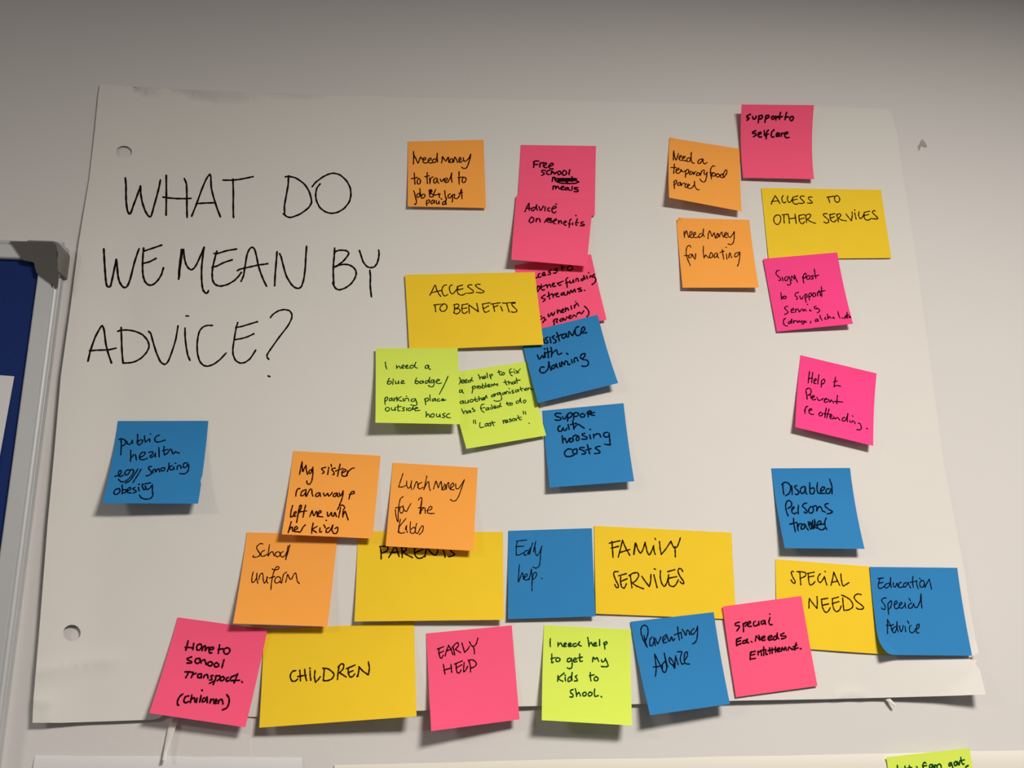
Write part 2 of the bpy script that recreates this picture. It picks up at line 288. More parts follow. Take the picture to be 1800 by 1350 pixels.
350 405 365 320 382 238|382 238 385 300 390 370 410 330 435 285|435 285 440 350 455 405|505 340 475 360 475 390 500 385 525 310|525 310 525 400 510 490 480 535 450 525 445 490|695 310 640 325 650 345 675 375 650 392|735 310 720 405|765 270 770 300|820 320 775 330 780 350 805 380 800 410 785 405|885 268 865 350 850 430|825 360 920 325|910 385 960 360 945 335 910 370 910 420 950 430|985 355 975 420|960 430 1000 360 1040 325 1070 320
320 600 305 640 300 690|310 620 335 590 355 592|425 605 380 630 365 680 395 685 430 640 435 605|435 605 430 690|440 695 470 630 490 600 510 600 515 660 525 690|610 645 575 655 560 690 590 695 620 650|620 650 625 695|665 650 680 690 715 660 720 650 735 690 770 660 780 640|840 650 805 660 790 690 820 695 845 650|845 650 850 690 870 700|870 650 890 690 925 620|925 620 920 680 900 750 875 805|1065 625 1030 640 1010 690 1000 730|1065 625 1070 655 1010 668
258 815 240 880 230 960 240 970 275 935 300 920 305 895 280 905 275 960 300 950|360 810 340 870 325 950 312 1035|345 830 375 810 370 850 330 930|430 808 410 890 395 970|340 900 445 885|485 960 500 920 515 880 525 920 540 950 565 900 575 890 585 960|590 930 635 900 620 880 595 910 600 955 655 965|715 900 725 960 760 920 770 900 775 950 800 955 810 910|820 905 835 960|697 1008 706 1014|890 840 880 900 865 970|850 870 880 815 920 810 945 840 925 880 920 970|925 940 950 890 975 960 990 1002
240 1030 220 1100 200 1170|205 1150 240 1100 255 1100 255 1150 275 1150|275 1140 325 1115 310 1090 280 1115 285 1155 330 1160|330 1160 360 1165 395 1100 425 1070|530 1045 515 1110 510 1180|580 1090 520 1130 575 1170|620 1110 615 1165 640 1160|670 1070 690 1110|740 1105 705 1125 700 1165 735 1165 770 1110 790 1070|790 1070 775 1140 790 1165|815 1120 850 1100 855 1140 830 1185 795 1180
#lunch 665 800 7.5 1.8
325 245 300 320 268 420|268 420 320 420 360 400|375 340 375 400 390 435 420 420 440 340|440 340 430 400 440 455|465 445 485 390 500 350 515 360 525 420|575 360 540 375 520 420 545 445 590 425|640 275 620 370 600 455|605 440 640 370 665 350 670 420 685 465|728 445 745 390 760 340 775 380 790 430 810 380 830 345 835 400 840 460|875 400 855 420 845 455 870 455 890 400 870 380|895 455 905 390 930 360 930 420 950 450|950 440 995 400 985 365 955 400 960 455 1000 455|1020 380 1025 440 1060 440 1100 380 1135 325|1135 325 1100 430 1060 540 1020 600 980 605 950 585
328 548 295 570 275 640 262 760 262 880 245 850 230 780 225 720|225 695 290 685|330 670 290 690 280 740 310 765 335 720 325 680|325 690 350 735 375 740 400 690 430 640|530 590 555 560 575 565 565 640 545 775|530 695 600 690|575 600 565 680 560 770|560 745 600 690 615 700 620 770|640 730 690 720 710 690 690 675 655 710 650 760 690 770 740 768
292 845 275 930 262 1020|365 835 320 890 280 940 270 985 275 1020 310 1030 350 1020|355 980 375 925 370 980 385 1020|425 880 420 960 425 1020 460 1035 490 990 470 950 430 980|505 900 490 970 490 1020 520 1030 550 970 580 930 595 950 580 1010 540 1048
#parents 610 920 6 2.6
352 250 360 310 360 375|345 245 400 240 430 250 425 285 395 305 360 315|440 360 480 290 505 240 530 290 550 350|460 310 540 300|575 250 580 300 583 358|575 250 620 250 620 285 590 300 630 330 690 360|720 250 710 290 720 340 750 368 785 365 815 345|725 305 800 275|720 255 780 245|822 352 830 300 838 250|838 250 870 290 910 330 935 335 955 300 960 265|1010 270 1025 310 1035 355|985 265 1060 265|1100 270 1090 280 1110 305 1135 325 1110 345 1070 350
#school 400 920 6.752 1.8
422 245 395 238 360 260 345 290 365 330 385 360 370 390 325 402 300 395 310 380|440 320 410 335 395 365 405 390 440 385 470 365|498 255 490 310 480 385|485 385 510 345 535 335 545 360 555 385|600 335 570 350 570 385 600 395 625 370 620 345 600 335|660 335 635 350 630 385 655 400 690 370 700 345|740 258 720 330 690 430|720 265 705 340 690 425
305 575 290 640 290 700 320 690 345 640 350 590|350 590 345 650 360 710|370 670 385 610 410 590 420 610 425 680 440 710 475 640|470 630 465 690 480 710|530 540 555 552 600 545 612 520 590 512 570 530 545 590 525 680 515 785|495 650 560 630|600 630 570 650 560 690 580 710 620 690 630 650 600 630|625 690 640 710 655 650 665 605 700 580|690 700 705 640 715 605 740 660 760 660 790 600 810 590 820 640 830 690 855 715
#earlyblue 880 915 7.105 1.8
205 260 195 340 195 430|195 430 230 430 290 400|200 260 250 250 325 243|190 325 290 320|345 370 305 385 295 430 320 430 355 380 370 345|370 345 350 425|400 280 375 360 365 415|440 258 425 320 410 390|430 330 435 410 455 440 490 390 515 320|515 320 500 400 495 490 480 570 440 595 400 578
235 550 228 640 220 765|225 765 250 700 270 650 280 690 285 735|290 720 330 690 325 665 300 680 295 730 320 745 360 720|385 605 370 680 355 740|385 620 395 720 390 870|393 760 391 878|395 720 415 660 440 645 450 670 435 710 400 735|513 721 519 725
#family 1035 910 6.667 2.4
270 275 278 370 284 465|240 298 300 285 365 270|262 358 350 335|345 462 370 370 395 265|395 265 430 350 480 440|365 408 420 390 482 372|525 430 535 360 545 295|530 430 548 300 570 360 605 415 635 370 660 288|660 288 670 340 685 400 710 437 745 370 760 325|760 330 765 390 778 430|774 240 782 256|828 280 835 360 850 430|850 430 900 370 962 275|962 275 985 330 1005 355 1035 340 1060 280 1073 235|1010 340 1012 400 1014 458
345 632 305 632 290 655 310 720 345 790 345 818 320 815 305 785|375 690 370 740 385 810 415 825 440 775|350 680 440 655|380 745 450 715|485 670 495 740 505 820|470 680 520 650 570 645 585 680 550 740 515 765 560 800 640 832|620 685 660 745 710 808|710 808 725 740 728 665|762 670 780 740 800 818|767 598 782 606|840 622 838 700 855 770 885 805 915 760 935 690|935 670 930 730 945 790 985 808 1020 785 1050 725|925 632 1010 608|935 710 1030 690|1100 628 1080 598 1055 598 1045 630 1070 690 1110 745 1112 772 1085 768 1070 750
#home 255 1075 6.136 2.8
465 315 455 360 440 415|435 385 515 390|525 345 520 380 515 410|585 350 560 370 560 410 585 415 610 385 605 355 585 350|615 420 630 380 650 370 650 420|650 420 670 390 690 385 690 425|690 415 735 405 735 385 710 385 690 420 695 445 720 445|805 360 795 410 790 450|790 410 840 400|880 390 850 410 855 450 885 458 915 430 905 395 880 390
500 490 455 505 460 520 500 540 500 555 455 555|590 505 550 510 540 545 565 560 590 545|590 510 605 555|600 540 640 520 660 570|710 540 680 550 680 580 710 585 730 560 710 540|770 550 745 570 755 595 785 595 795 570 770 550|852 520 840 560 830 605
430 650 480 650 510 655|470 655 455 685 440 712|520 655 500 710|515 680 550 665|605 670 570 680 570 710 600 710 610 680|610 680 605 715|630 715 640 690 670 680 680 720|735 690 710 695 720 720 720 735 695 738|770 690 755 740 735 785|755 745 695 775|760 700 800 690 810 715 780 745|840 700 815 715 815 745 845 740 855 715 840 700|900 710 880 720 875 750 905 745 930 710|1000 670 985 710 960 770|930 745 1020 740|930 705 990 680|1044 757 1051 763
611 845 618 851|408 888 375 915 350 965 350 1000 362 1010|470 910 435 920 418 965 440 985 470 970|505 900 490 980|495 950 530 930 540 975|560 935 555 980|605 905 590 975|640 930 620 945 620 975 645 965 670 920|670 920 670 980|710 945 700 985|705 960 735 945|745 975 775 965 765 945 745 965 745 990 770 990|790 990 800 955 830 950 840 995|880 895 905 930 905 990 880 1040 835 1060
#children 440 1085 5.806 2.5
465 545 435 550 412 580 410 620 430 652 460 650 485 630|505 540 510 600 512 648|485 605 570 590|555 530 560 590 575 648|610 545 612 600 618 642|605 519 613 524|660 545 655 610 665 662|665 662 690 640 715 605|755 535 750 590 745 645|740 520 790 525 840 560 855 590 830 630 780 648 745 645|905 510 895 570 890 635|895 510 930 475 955 485 945 530 910 565|910 565 980 610|1000 520 1000 570 1020 610 1050 600 1065 580|980 525 1070 488|1000 565 1050 545|1090 605 1105 560 1110 505|1098 600 1112 510|1110 505 1150 550 1205 588|1205 588 1215 520 1205 455
#earlypink 735 1090 6.43 2.1
235 330 235 380 250 425 265 430 285 395|218 328 290 300|235 375 290 350|305 405 320 350 345 285|345 285 370 330 395 390|320 350 380 325|395 310 405 350 415 395|385 310 420 270 450 255 455 290 420 330|420 330 480 368|495 260 510 310 525 365|525 365 560 330 580 295|580 245 600 280 625 300 655 270 675 205|625 300 635 340 636 380
285 500 295 560 305 612|290 565 380 540|370 500 375 540 380 592|430 490 430 540 440 590 465 598 485 565|412 498 500 460|430 540 495 505|520 480 515 540 515 585 545 555 560 520|575 460 590 520 592 585|565 455 620 450 660 490 640 525 595 545
#kids 935 1085 6.43 2.3
208 242 205 285 208 330|295 285 295 330|295 320 325 290 345 330|360 320 390 300 380 290 362 300 360 330 390 328|415 320 445 300 435 290 415 300 415 330 450 325|500 295 465 305 470 330 500 325 540 278|540 278 525 310 560 325|630 230 640 280 645 330|645 315 670 285 690 325|700 310 730 295 720 285 700 300 705 325 735 320|765 250 765 320|815 285 820 320 825 360|812 300 840 275 850 295 820 315
225 415 225 460 225 515 245 505|215 470 265 455|290 455 270 475 280 500 310 495 318 470 290 455|430 460 405 470 400 500 430 500 445 465|445 465 455 520 450 570 420 582 400 570|465 490 505 475 490 460 470 475 475 505 510 500|540 415 540 460 545 500 570 495|520 460 570 450|685 505 692 450 715 475 735 455 755 500|785 480 795 505 825 490 830 465|830 465 850 510 862 550 830 560 785 555
295 660 290 725|365 630 300 690 350 725|375 680 380 720|374 653 379 660|440 670 410 690 410 725 440 715 455 625|455 625 450 680 455 715|510 655 490 670 505 690 515 715 480 720|660 625 660 670 668 720|650 660 705 650|730 670 705 685 710 715 740 715 748 690 730 670
465 815 435 830 440 855 465 875 460 900 428 900|490 810 500 850 505 895|505 880 530 850 550 890|600 845 575 860 580 890 605 885 615 860 600 845|655 845 635 865 645 890 675 880 680 855 655 845|710 810 705 860 715 895 750 885|781 894 789 903
#parenting 1095 1065 6.75 2.1
288 490 250 420 222 350 212 290 225 245 258 230 290 250 298 310 285 370 270 410|250 350 270 440 285 485|345 370 320 400 322 470 350 470 370 410 365 375|365 380 385 470|385 385 400 430 415 450 450 370|475 420 520 360 515 340 480 370 470 400 485 440 520 430|525 365 545 420 560 410 575 365 595 415 615 390|650 250 655 330 670 405|610 345 690 315|690 320 700 385|700 275 725 310 745 350 760 290 785 300 790 340|840 270 810 300 810 340 840 330 870 290 885 240|885 240 885 320 875 400 850 440 825 450
385 835 395 740 385 650 375 570|375 570 410 640 450 720 480 785|360 725 420 720 470 700|500 660 470 690 470 770 500 790 520 740 505 650 490 560|490 560 510 650 530 720|545 620 560 680 590 700 610 740|555 610 600 670 615 740 620 650 625 590|625 600 640 650 655 695|645 545 700 545 690 580 680 640 700 690 730 680|730 650 765 590 760 545 735 560 725 640 745 685 790 690
#special 1255 1035 6.75 2.5
300 395 255 410 255 435 300 440 300 460 270 500|345 410 350 450 350 510|345 425 385 395 395 415 370 445|400 430 435 400 425 385 400 405 405 445 445 445|490 385 470 400 475 440 510 435 525 415|530 385 535 430|590 375 560 390 565 420 590 410 605 375|605 375 610 420|665 340 650 395 665 425 692 425|660 298 665 302
280 590 265 620 270 675|265 600 320 580|275 630 315 615|270 670 320 650|375 610 345 620 340 645 375 640 395 595|395 595 395 640 410 640|439 624 451 632|500 560 490 620|505 560 545 610 540 570 530 550|560 600 605 575 595 560 565 580 575 615 610 605|640 595 690 570 680 555 645 570 650 610 690 600|730 560 705 580 710 605 740 595 750 525|750 525 755 590 770 590|830 525 790 545 800 560 850 560 850 580 800 595
445 745 430 780 430 840|430 755 490 740|435 790 485 775|430 835 490 825|520 740 525 785|525 760 555 735 565 790|590 690 590 790|570 730 600 720|615 720 615 780 635 775|660 700 665 770|690 700 690 765|640 735 730 715|730 690 730 755|745 730 785 715 775 700 750 715 755 745 790 740|800 740 810 695 830 730 845 690 860 730|880 730 890 690 920 715|975 640 965 690 960 725|925 720 1000 700|940 690 985 665|1024 709 1036 713
#needs 1350 970 7.5 2.1
335 262 318 255 305 275 330 340 358 390 350 415 325 405 302 370|420 275 425 350 432 435|380 262 440 262 500 280 490 320 430 350|530 300 535 370 545 420 560 438 590 425 620 390|522 285 610 268|530 332 605 318|690 290 670 310 655 350 665 390 690 405 720 370 745 325|745 325 760 390 775 437|749 257 757 263|830 440 850 360 868 268|868 268 905 360 945 440|835 405 905 388|960 290 965 360 980 430 995 450 1030 430 1068 405
540 742 540 680 545 615|545 615 590 680 645 745|645 745 650 670 645 590|705 630 715 720 740 780 768 800 800 775 820 735|700 625 790 612|715 705 800 685|850 630 850 690 870 760 900 788 940 770 965 715|845 620 930 595|855 680 935 655|985 605 990 690 1000 770|968 570 1020 590 1080 630 1118 690 1110 735 1060 765 1000 772|1228 565 1190 555 1150 570 1135 605 1165 650 1230 700 1262 735 1240 755 1190 755 1165 740
#education 1520 985 7.5 1.8
200 240 185 290 178 345 195 370 225 365 250 345|172 240 245 232|190 300 240 290|320 300 275 315 262 350 285 365 320 340 340 270 340 225|340 225 340 300 350 360|375 295 380 345 405 350 425 300 440 350|480 290 455 300 445 335 460 360 500 350|550 290 515 310 510 350 540 345 575 290|575 290 580 320 605 362|635 210 630 280 640 355|600 290 690 270|680 275 690 330 705 375|721 234 731 243|750 260 725 300 735 350 770 350 785 300 770 265 745 270|785 300 795 350|795 355 820 300 850 248|850 248 865 310 880 378
285 495 240 500 222 530 250 570 270 610 265 645 230 640 218 625|305 580 310 650 315 715|300 580 345 530 355 560 340 620 305 650|385 590 430 560 420 535 395 550 390 610 410 640 450 620|455 600 490 570 480 550 460 570 455 620 490 630 530 590|530 560 540 630|583 500 600 530|620 560 580 590 580 630 620 625 645 570|645 575 665 620 690 620 730 540 742 440|742 440 745 540 755 630
300 965 300 860 300 780|300 780 340 860 360 930|285 855 340 860 380 845|410 870 375 890 365 940 400 950 425 870 425 810|425 810 425 880 440 945|455 860 475 940 500 900 505 860|530 870 540 940|565 800 580 830|610 855 590 880 595 940 630 955 660 930|660 910 710 890 715 840 690 850 680 900 685 955 715 955
#disabled 1345 810 7.94 2.4
245 320 250 400 260 470|230 330 270 300 310 305 350 345 355 400 330 460 285 485|370 350 378 470|445 345 415 355 415 375 460 420 470 450 440 472 420 465|545 355 500 380 490 430 515 460 550 430 560 365|560 365 565 430 580 465|622 305 622 390 628 460|628 460 670 460 690 410 670 375 635 390|730 305 722 390 740 450 775 455|770 430 820 400 830 370 800 365 775 400 780 450 830 455|890 390 855 400 850 450 890 455 920 390|900 260 930 350 932 460
320 770 295 700 285 630 300 570 340 555 370 590 365 630 320 665|370 690 400 660 400 640 375 660 375 720 410 740 440 720|465 620 460 680 462 740|580 590 540 600 520 630 560 670 585 710 570 730 545 715|640 640 610 670 610 720 650 730 675 690 660 645 630 640|665 640 700 628 720 640 720 700|720 690 750 640 780 650 800 700 840 715|880 595 835 610 840 640 890 680 940 710 900 735 865 738
395 800 400 880 420 990|345 885 440 860|450 870 450 920 460 975|455 920 480 880 510 880|545 880 505 910 505 955 540 945 560 890|560 890 575 930 600 965|600 850 610 900 640 955 660 880 665 830|620 850 670 950 690 870 690 820|610 900 640 860 680 940|700 850 690 920 720 940|730 900 780 870 770 840 740 850 720 900 750 950 800 965 830 940|850 800 830 860 840 920 860 960|700 900 830 880
#prevent 1380 615 7.5 2.0
322 285 312 360 305 435|310 375 360 375|365 300 355 370 350 430|380 420 410 395 405 380 385 390 380 440 410 445|445 330 435 400 432 450|480 405 478 450 475 490|478 410 510 385 525 410 510 440 480 455|665 360 655 420 645 488|640 425 690 410|650 475 690 470 730 480
290 650 285 600 275 550 285 515 320 505 345 540 335 580 300 600|335 595 345 640 360 610|350 640 385 615 380 600 355 615 365 660 405 650|420 625 440 665 475 660 500 640|520 660 550 650 545 640 520 650 520 690 560 685|570 650 590 690 610 660 640 700|690 600 680 710|650 680 760 688
270 760 262 800 262 840|255 800 285 745 300 745|310 800 355 790 345 775 320 785 315 820 340 850 375 850|470 820 445 845 455 870 485 865 490 835 470 820|545 765 530 830 525 895|580 780 560 850 550 900|510 840 610 850|590 890 620 870 610 855 590 870 600 905 640 905|640 880 660 910 690 890 720 925|785 890 755 905 755 935 790 935 815 890 828 840|828 840 820 900 820 945|850 930 860 955|887 870 895 875|880 955 890 935 910 945 925 975|965 965 990 975 1005 1020 1000 1045 970 1055 945 1050|1074 1034 1086 1041
#signpost 1330 435 8.439 1.9
335 340 305 345 285 385 310 420 350 455 355 485 325 490|380 440 390 495|455 430 420 450 420 490 450 490 480 430|480 430 500 490 505 540 480 560 455 550|520 490 515 430 530 430 560 470 560 410 580 460 605 515|690 430 690 480 700 525|680 450 710 385 735 390 725 440 700 460|760 420 740 450 755 475 785 460 790 425 765 415|840 415 810 425 830 445 840 465 805 470|855 320 865 390 880 460|845 430 920 412
360 670 365 720 370 770|365 765 395 725|420 720 390 735 395 760 430 755 440 730 420 720|620 665 580 680 570 710 600 740 605 765 590 770|640 720 655 765 680 755 690 720|715 700 720 760 735 815|715 710 740 690 750 730 725 750|775 690 775 740 785 780|775 690 810 675 815 710 785 735|850 670 830 700 840 730 870 720 875 690 850 670|900 670 905 720|905 680 930 640 950 720|960 580 965 650 965 725|920 660 1015 640
460 870 415 890 430 920 465 950 455 975 415 995|510 940 550 920 540 900 515 920 515 965 555 960|575 915 580 965|580 930 610 910|620 920 635 960 660 920|680 910 690 945|750 843 758 850|700 945 710 915 740 945|790 920 785 940 810 938|880 870 850 885 870 910 900 910|890 895 930 920 930 950 900 970
430 1050 405 1070 395 1110 415 1155 455 1165|495 1095 470 1110 475 1130 500 1120 520 1060|520 1060 520 1125|545 1085 550 1120|555 1095 580 1085|595 1090 605 1115 630 1085 640 1110|670 1085 655 1105 680 1110 700 1090 710 1110 690 1135 670 1135|730 1090 705 1100 740 1110|805 1095 795 1125|895 1060 870 1075 875 1100 905 1085 910 1065|910 1065 915 1095|940 1005 945 1040 970 1080|1020 1035 1010 1060 1035 1065|1050 990 1060 1060|1065 1050 1085 1025 1105 1050|1140 1030 1130 1050 1155 1050|1205 950 1215 1000 1235 1045|1269 1045 1281 1050|1310 1045 1335 1030 1325 1020 1305 1035 1310 1055|1340 960 1345 1050|1320 1010 1370 1000|1390 1020 1365 1035 1395 1040
#accother 1330 320 7.2 1.9
185 280 205 230 235 172|235 172 265 220 295 275|190 245 280 238|335 172 318 205 330 255 350 265 370 250|395 175 388 220 410 260 430 250 455 210|460 200 455 245 475 275 510 280 535 265|455 195 520 175|460 230 515 215|600 178 560 180 550 200 580 230 605 255 590 268 545 270|705 190 660 192 655 210 690 240 708 260 690 268 640 265|905 195 925 260|890 192 980 180|985 185 990 235 1020 258 1050 235 1045 195 1020 172 985 185
255 415 225 440 215 480 235 525 270 538 300 500 305 450 285 420 250 418|345 420 345 470 350 520|320 415 400 408|400 410 410 470 415 525|410 465 495 455|485 405 492 460 502 525|535 430 540 490 565 525 590 525 605 500|535 425 605 410|545 470 605 455|620 420 628 470 630 515|615 425 660 405 685 420 670 450 640 475|640 475 690 505 745 522|895 402 855 400 842 415 870 445 910 480 910 510 885 520 850 505|930 410 930 460 950 495 980 505 1010 480|920 415 990 400|940 455 985 440|1015 410 1025 460 1035 505|1010 415 1050 400 1065 425 1035 455|1035 455 1070 480 1135 492|1130 405 1165 450 1200 490|1200 490 1210 430 1208 380|1240 390 1250 430 1260 470|1237 352 1244 358|1295 375 1290 420 1310 465 1340 440 1360 400|1362 400 1360 450 1385 480 1420 480 1450 460|1360 385 1430 370|1365 425 1420 410|1500 365 1475 365 1465 385 1500 420 1535 460 1510 468 1460 462
#selfcare 1290 170 9 2.7
260 280 210 305 205 330 240 335 230 355 205 375|295 310 305 350 340 350 350 310|395 300 390 360 385 410|395 310 440 295 455 320 430 350 400 355|505 300 500 350 490 405|505 305 550 295 555 325 510 350|620 310 595 325 600 355 635 350 645 320 620 308|665 310 665 370|670 330 700 310|740 250 725 300 720 360|680 330 765 315|835 250 815 310 810 365|810 325 860 320|915 315 885 335 890 370 915 380 940 350 940 320 910 312
345 540 295 560 300 580 340 580 350 605 310 635|380 610 430 580 425 560 390 575 380 620 410 640 440 635|480 535 485 600|545 530 515 570 515 620 510 665|480 610 545 590|480 600 510 640|635 525 600 560 590 610 600 640 630 635|715 575 675 580 670 625 700 625 715 580|715 580 715 625|670 600 720 600|750 580 748 630|750 600 775 575 790 580|800 600 850 580 850 560 815 570 800 615 830 650 875 645
#food 1160 230 8.4375 2.0
205 295 200 370 200 435|205 300 215 370 240 435 260 380 275 335|290 405 320 380 310 365 285 385 290 430 330 440|335 410 375 390 365 375 340 390 340 435 385 445|440 400 405 410 400 450 440 455 460 390 465 320|465 320 462 420 480 475 510 480|625 415 570 440 565 480 600 480 640 420|640 420 640 460 660 490 700 470
215 490 210 560 205 630|165 545 240 545|240 595 285 570 275 550 245 570 240 620 280 630 310 600|305 590 315 570 330 600 350 610 375 590|380 590 380 650 378 690|378 600 410 570 430 590 415 630 385 640|465 600 440 620 440 650 470 640 485 610|490 610 500 650 520 610 540 605|570 620 540 640 545 665 580 655 590 625|590 625 600 665|605 650 620 600 650 580 665 595|655 610 660 650 690 640 700 615|700 610 690 690 670 750 640 760 610 740 595 710|815 525 785 520 755 560 750 620 765 715|740 620 790 625|800 620 770 645 775 670 810 670 825 640 800 620|860 635 835 650 840 680 870 685 885 655 860 635|930 640 900 655 900 690 940 690 985 640 995 590 975 580 950 620 935 665 960 690
215 745 210 800 215 858|205 765 230 730 250 740 240 780 215 800|300 765 265 780 265 810 295 805 310 770|310 770 315 815|320 810 340 780 360 775 375 790|395 785 375 800 375 835 400 840|405 825 440 805 430 790 405 810 420 850 460 855 490 830|490 830 515 790 512 750|512 750 515 810 540 860 560 875 585 872
#heating 1175 370 9 1.8
245 330 250 380 255 430|250 400 275 330 285 320 300 370 320 425|325 410 370 380 370 335 345 340 335 400 355 430 390 425|395 400 430 370 425 345 400 360 395 410 420 430 470 420|520 360 480 390 485 430 525 410 550 350 555 290|555 290 548 370 565 415|625 445 630 380 650 320 670 360 690 410 710 370 725 350 730 400 745 440|785 370 755 400 745 430 770 430 795 395 790 365 765 370|805 420 820 370 845 340 850 380 870 420|880 410 920 370 910 345 885 375 890 420 930 430|940 360 945 410 975 425 1015 380 1040 335|1040 335 1040 430 1025 510 990 540 945 530
355 585 340 555 310 560 285 600 280 680 300 760 345 870|250 715 320 715|345 690 320 720 325 750 360 735 370 700 345 690|375 690 395 735 420 770|430 685 425 770|555 565 550 650 565 750|565 750 590 700 600 720 640 750|670 670 650 710 655 750 690 740 700 690 670 665|760 670 725 700 725 745 755 735 780 680|780 680 775 730 795 750|850 620 860 690 875 770|815 665 880 645|915 685 925 770|909 579 917 585|955 750 960 690 975 670 985 710 1000 745|1110 660 1060 680 1045 730 1080 730 1130 660|1130 655 1125 750 1110 840 1090 880
#letter 1540 1290 9 2.3
335 500 345 600|455 510 465 600|525 500 530 600|440 560 560 530|640 518 650 530|390 590 420 560 400 550|790 465 765 450 740 480 745 540 760 600|735 510 800 500|870 480 845 500 850 540 880 530 890 490 870 480|900 490 910 540|930 540 930 490 960 510 965 540|965 500 1000 475 1025 500 1030 540|1175 455 1150 480 1155 510 1185 490 1190 455|1190 460 1210 520 1215 560|1260 435 1235 460 1240 500 1275 490 1275 450 1260 435|1285 440 1310 495 1325 425|1340 370 1345 430 1370 480 1390 475|1325 430 1395 410|1415 525 1455 500
"""


# ------------------------------------------------------------------ the big flipchart sheet
OUT = [(176, 148), (205, 150), (232, 153), (262, 154), (318, 157.5), (380, 160), (454, 163), (507, 164.5), (600, 168), (720, 171),
       (860, 174), (1000, 177), (1150, 181), (1300, 184.5), (1433, 187), (1500, 189), (1529, 190), (1560, 192), (1566, 197),
       (1571, 208), (1574, 222), (1578, 239), (1583, 280), (1589, 319), (1600, 385), (1610, 448), (1621, 530), (1641, 680),
       (1660, 820), (1680, 925), (1693, 990), (1705, 1070), (1714, 1120), (1720.5, 1148), (1713, 1151), (1705, 1155.5), (1704, 1158.5),
       (1718, 1161), (1714, 1166), (1722.5, 1178), (1727, 1198), (1732.5, 1220.5),
       (1690, 1222.3), (1640, 1224), (1557, 1226.3), (1450, 1229), (1300, 1231.5), (1110, 1238), (920, 1241.5), (733, 1249.5),
       (600, 1254), (445, 1260), (340, 1259), (305, 1256.5), (287, 1258), (280, 1262), (271, 1264.8), (255, 1265.5), (200, 1267.5),
       (112, 1270.5), (57, 1270.5), (59, 1228), (71, 1085), (83.5, 922), (95, 800), (107, 660), (124.5, 536), (137, 436), (146, 380),
       (157, 314), (166, 235), (173, 165)]
SX0, SX1 = P(176, 148).x, P(1732, 1220).x
SZT, SZB = P(176, 148).z, P(900, 1240).z
# creases: (pixel polyline, height, width)
CREASES = [
    ([(1468, 1226), (1490, 1214), (1515, 1226)], 0.0010, 0.006),
    ([(72, 1180), (110, 1172), (150, 1165), (200, 1160)], 0.0012, 0.012),
    ([(62, 1230), (95, 1232), (92, 1262)], 0.0012, 0.010),
]
CR = [([P(*q) for q in pts], hh, ww) for pts, hh, ww in CREASES]

# the top edge leans out from the wall above this fold line
FOLD = [P(*q) for q in ((236, 153), (245, 165), (262, 171), (285, 169), (305, 158), (325, 167), (350, 176), (385, 182), (430, 182), (458, 175),
                        (475, 170), (500, 171), (540, 176), (570, 172), (600, 167))]


def fold_lift(x, z):
    for a, b in zip(FOLD, FOLD[1:]):
        if a.x <= x < b.x:
            d = z - (a.z + (b.z - a.z) * (x - a.x) / (b.x - a.x))
            return 0.6 * d if d > 0 else 0.0
    return 0.0


# the lower right corner is bent forward along two straight folds: (lower end, upper end, slope)
BENDS = [(P(1640, 1225), P(1709, 1168), 0.20), (P(1532, 1226), P(1562, 1160), 0.045)]


def bend_lift(x, z, t):
    h = 0.0
    for a, b, sl in BENDS:
        dx, dz = b.x - a.x, b.z - a.z
        d = ((x - a.x) * dz - (z - a.z) * dx) / math.hypot(dx, dz)
        if d > 0:
            h += sl * d * sm(0.90, 0.955, t)
    return h


def seg_dist(x, z, a, b):
    dx, dz = b.x - a.x, b.z - a.z
    L = dx * dx + dz * dz
    t = max(0, min(1, ((x - a.x) * dx + (z - a.z) * dz) / L))
    return math.hypot(x - a.x - t * dx, z - a.z - t * dz)


def hs(x, z, fine=True):
    """height of the flipchart sheet off the wall"""
    s = (x - SX0) / (SX1 - SX0)
    t = (SZT - z) / (SZT - SZB)
    h = 0.0022
    h += 0.0007 * noise.noise(Vector((x * 5.0, z * 4.0, 1.3))) + 0.0004 * noise.noise(Vector((x * 13.0, z * 11.0, 4.3)))
    tb = max(0.0, min(1.15, (t - 0.80) / 0.20))
    lift = 0.0015 + 0.0025 * sm(0.28, 0.42, s) - 0.001 * sm(0.6, 0.8, s) + 0.0015 * math.sin(s * 19.0)
    h += lift * tb ** 2
    c = math.hypot((1 - s) * 0.9, (1 - min(t, 1)) * 0.6)
    h += 0.006 * sm(0.16, 0.0, c)
    h += (0.0010 + 0.0052 * sm(0.15, 0.45, t)) * sm(0.07, 0.0, s) + 0.0008 * sm(0.05, 0.0, 1 - s)
    if fine:
        h += fold_lift(x, z) + bend_lift(x, z, t)
        for pts, hh, ww in CR:
            d = min(seg_dist(x, z, pts[i], pts[i + 1]) for i in range(len(pts) - 1))
            if d < ww:
                h += hh * (1 - d / ww) ** 1.5
    return max(0.0008, h)


def sheet_locate(px, py):
    h = 0.003
    for _ in range(3):
        q = P(px, py, h)
        h = hs(q.x, q.z)
    return (q.x, q.z)


HOLES = [(217.5, 266.5, 14.0, 10.8), (128, 1112.5, 14.6, 14.4)]


def inside(pt, poly):
    x, y = pt
    c = False
    for i in range(len(poly)):
        x1, y1 = poly[i]
        x2, y2 = poly[i - 1]
        if (y1 > y) != (y2 > y) and x < (x2 - x1) * (y - y1) / (y2 - y1) + x1:
            c = not c
    return c


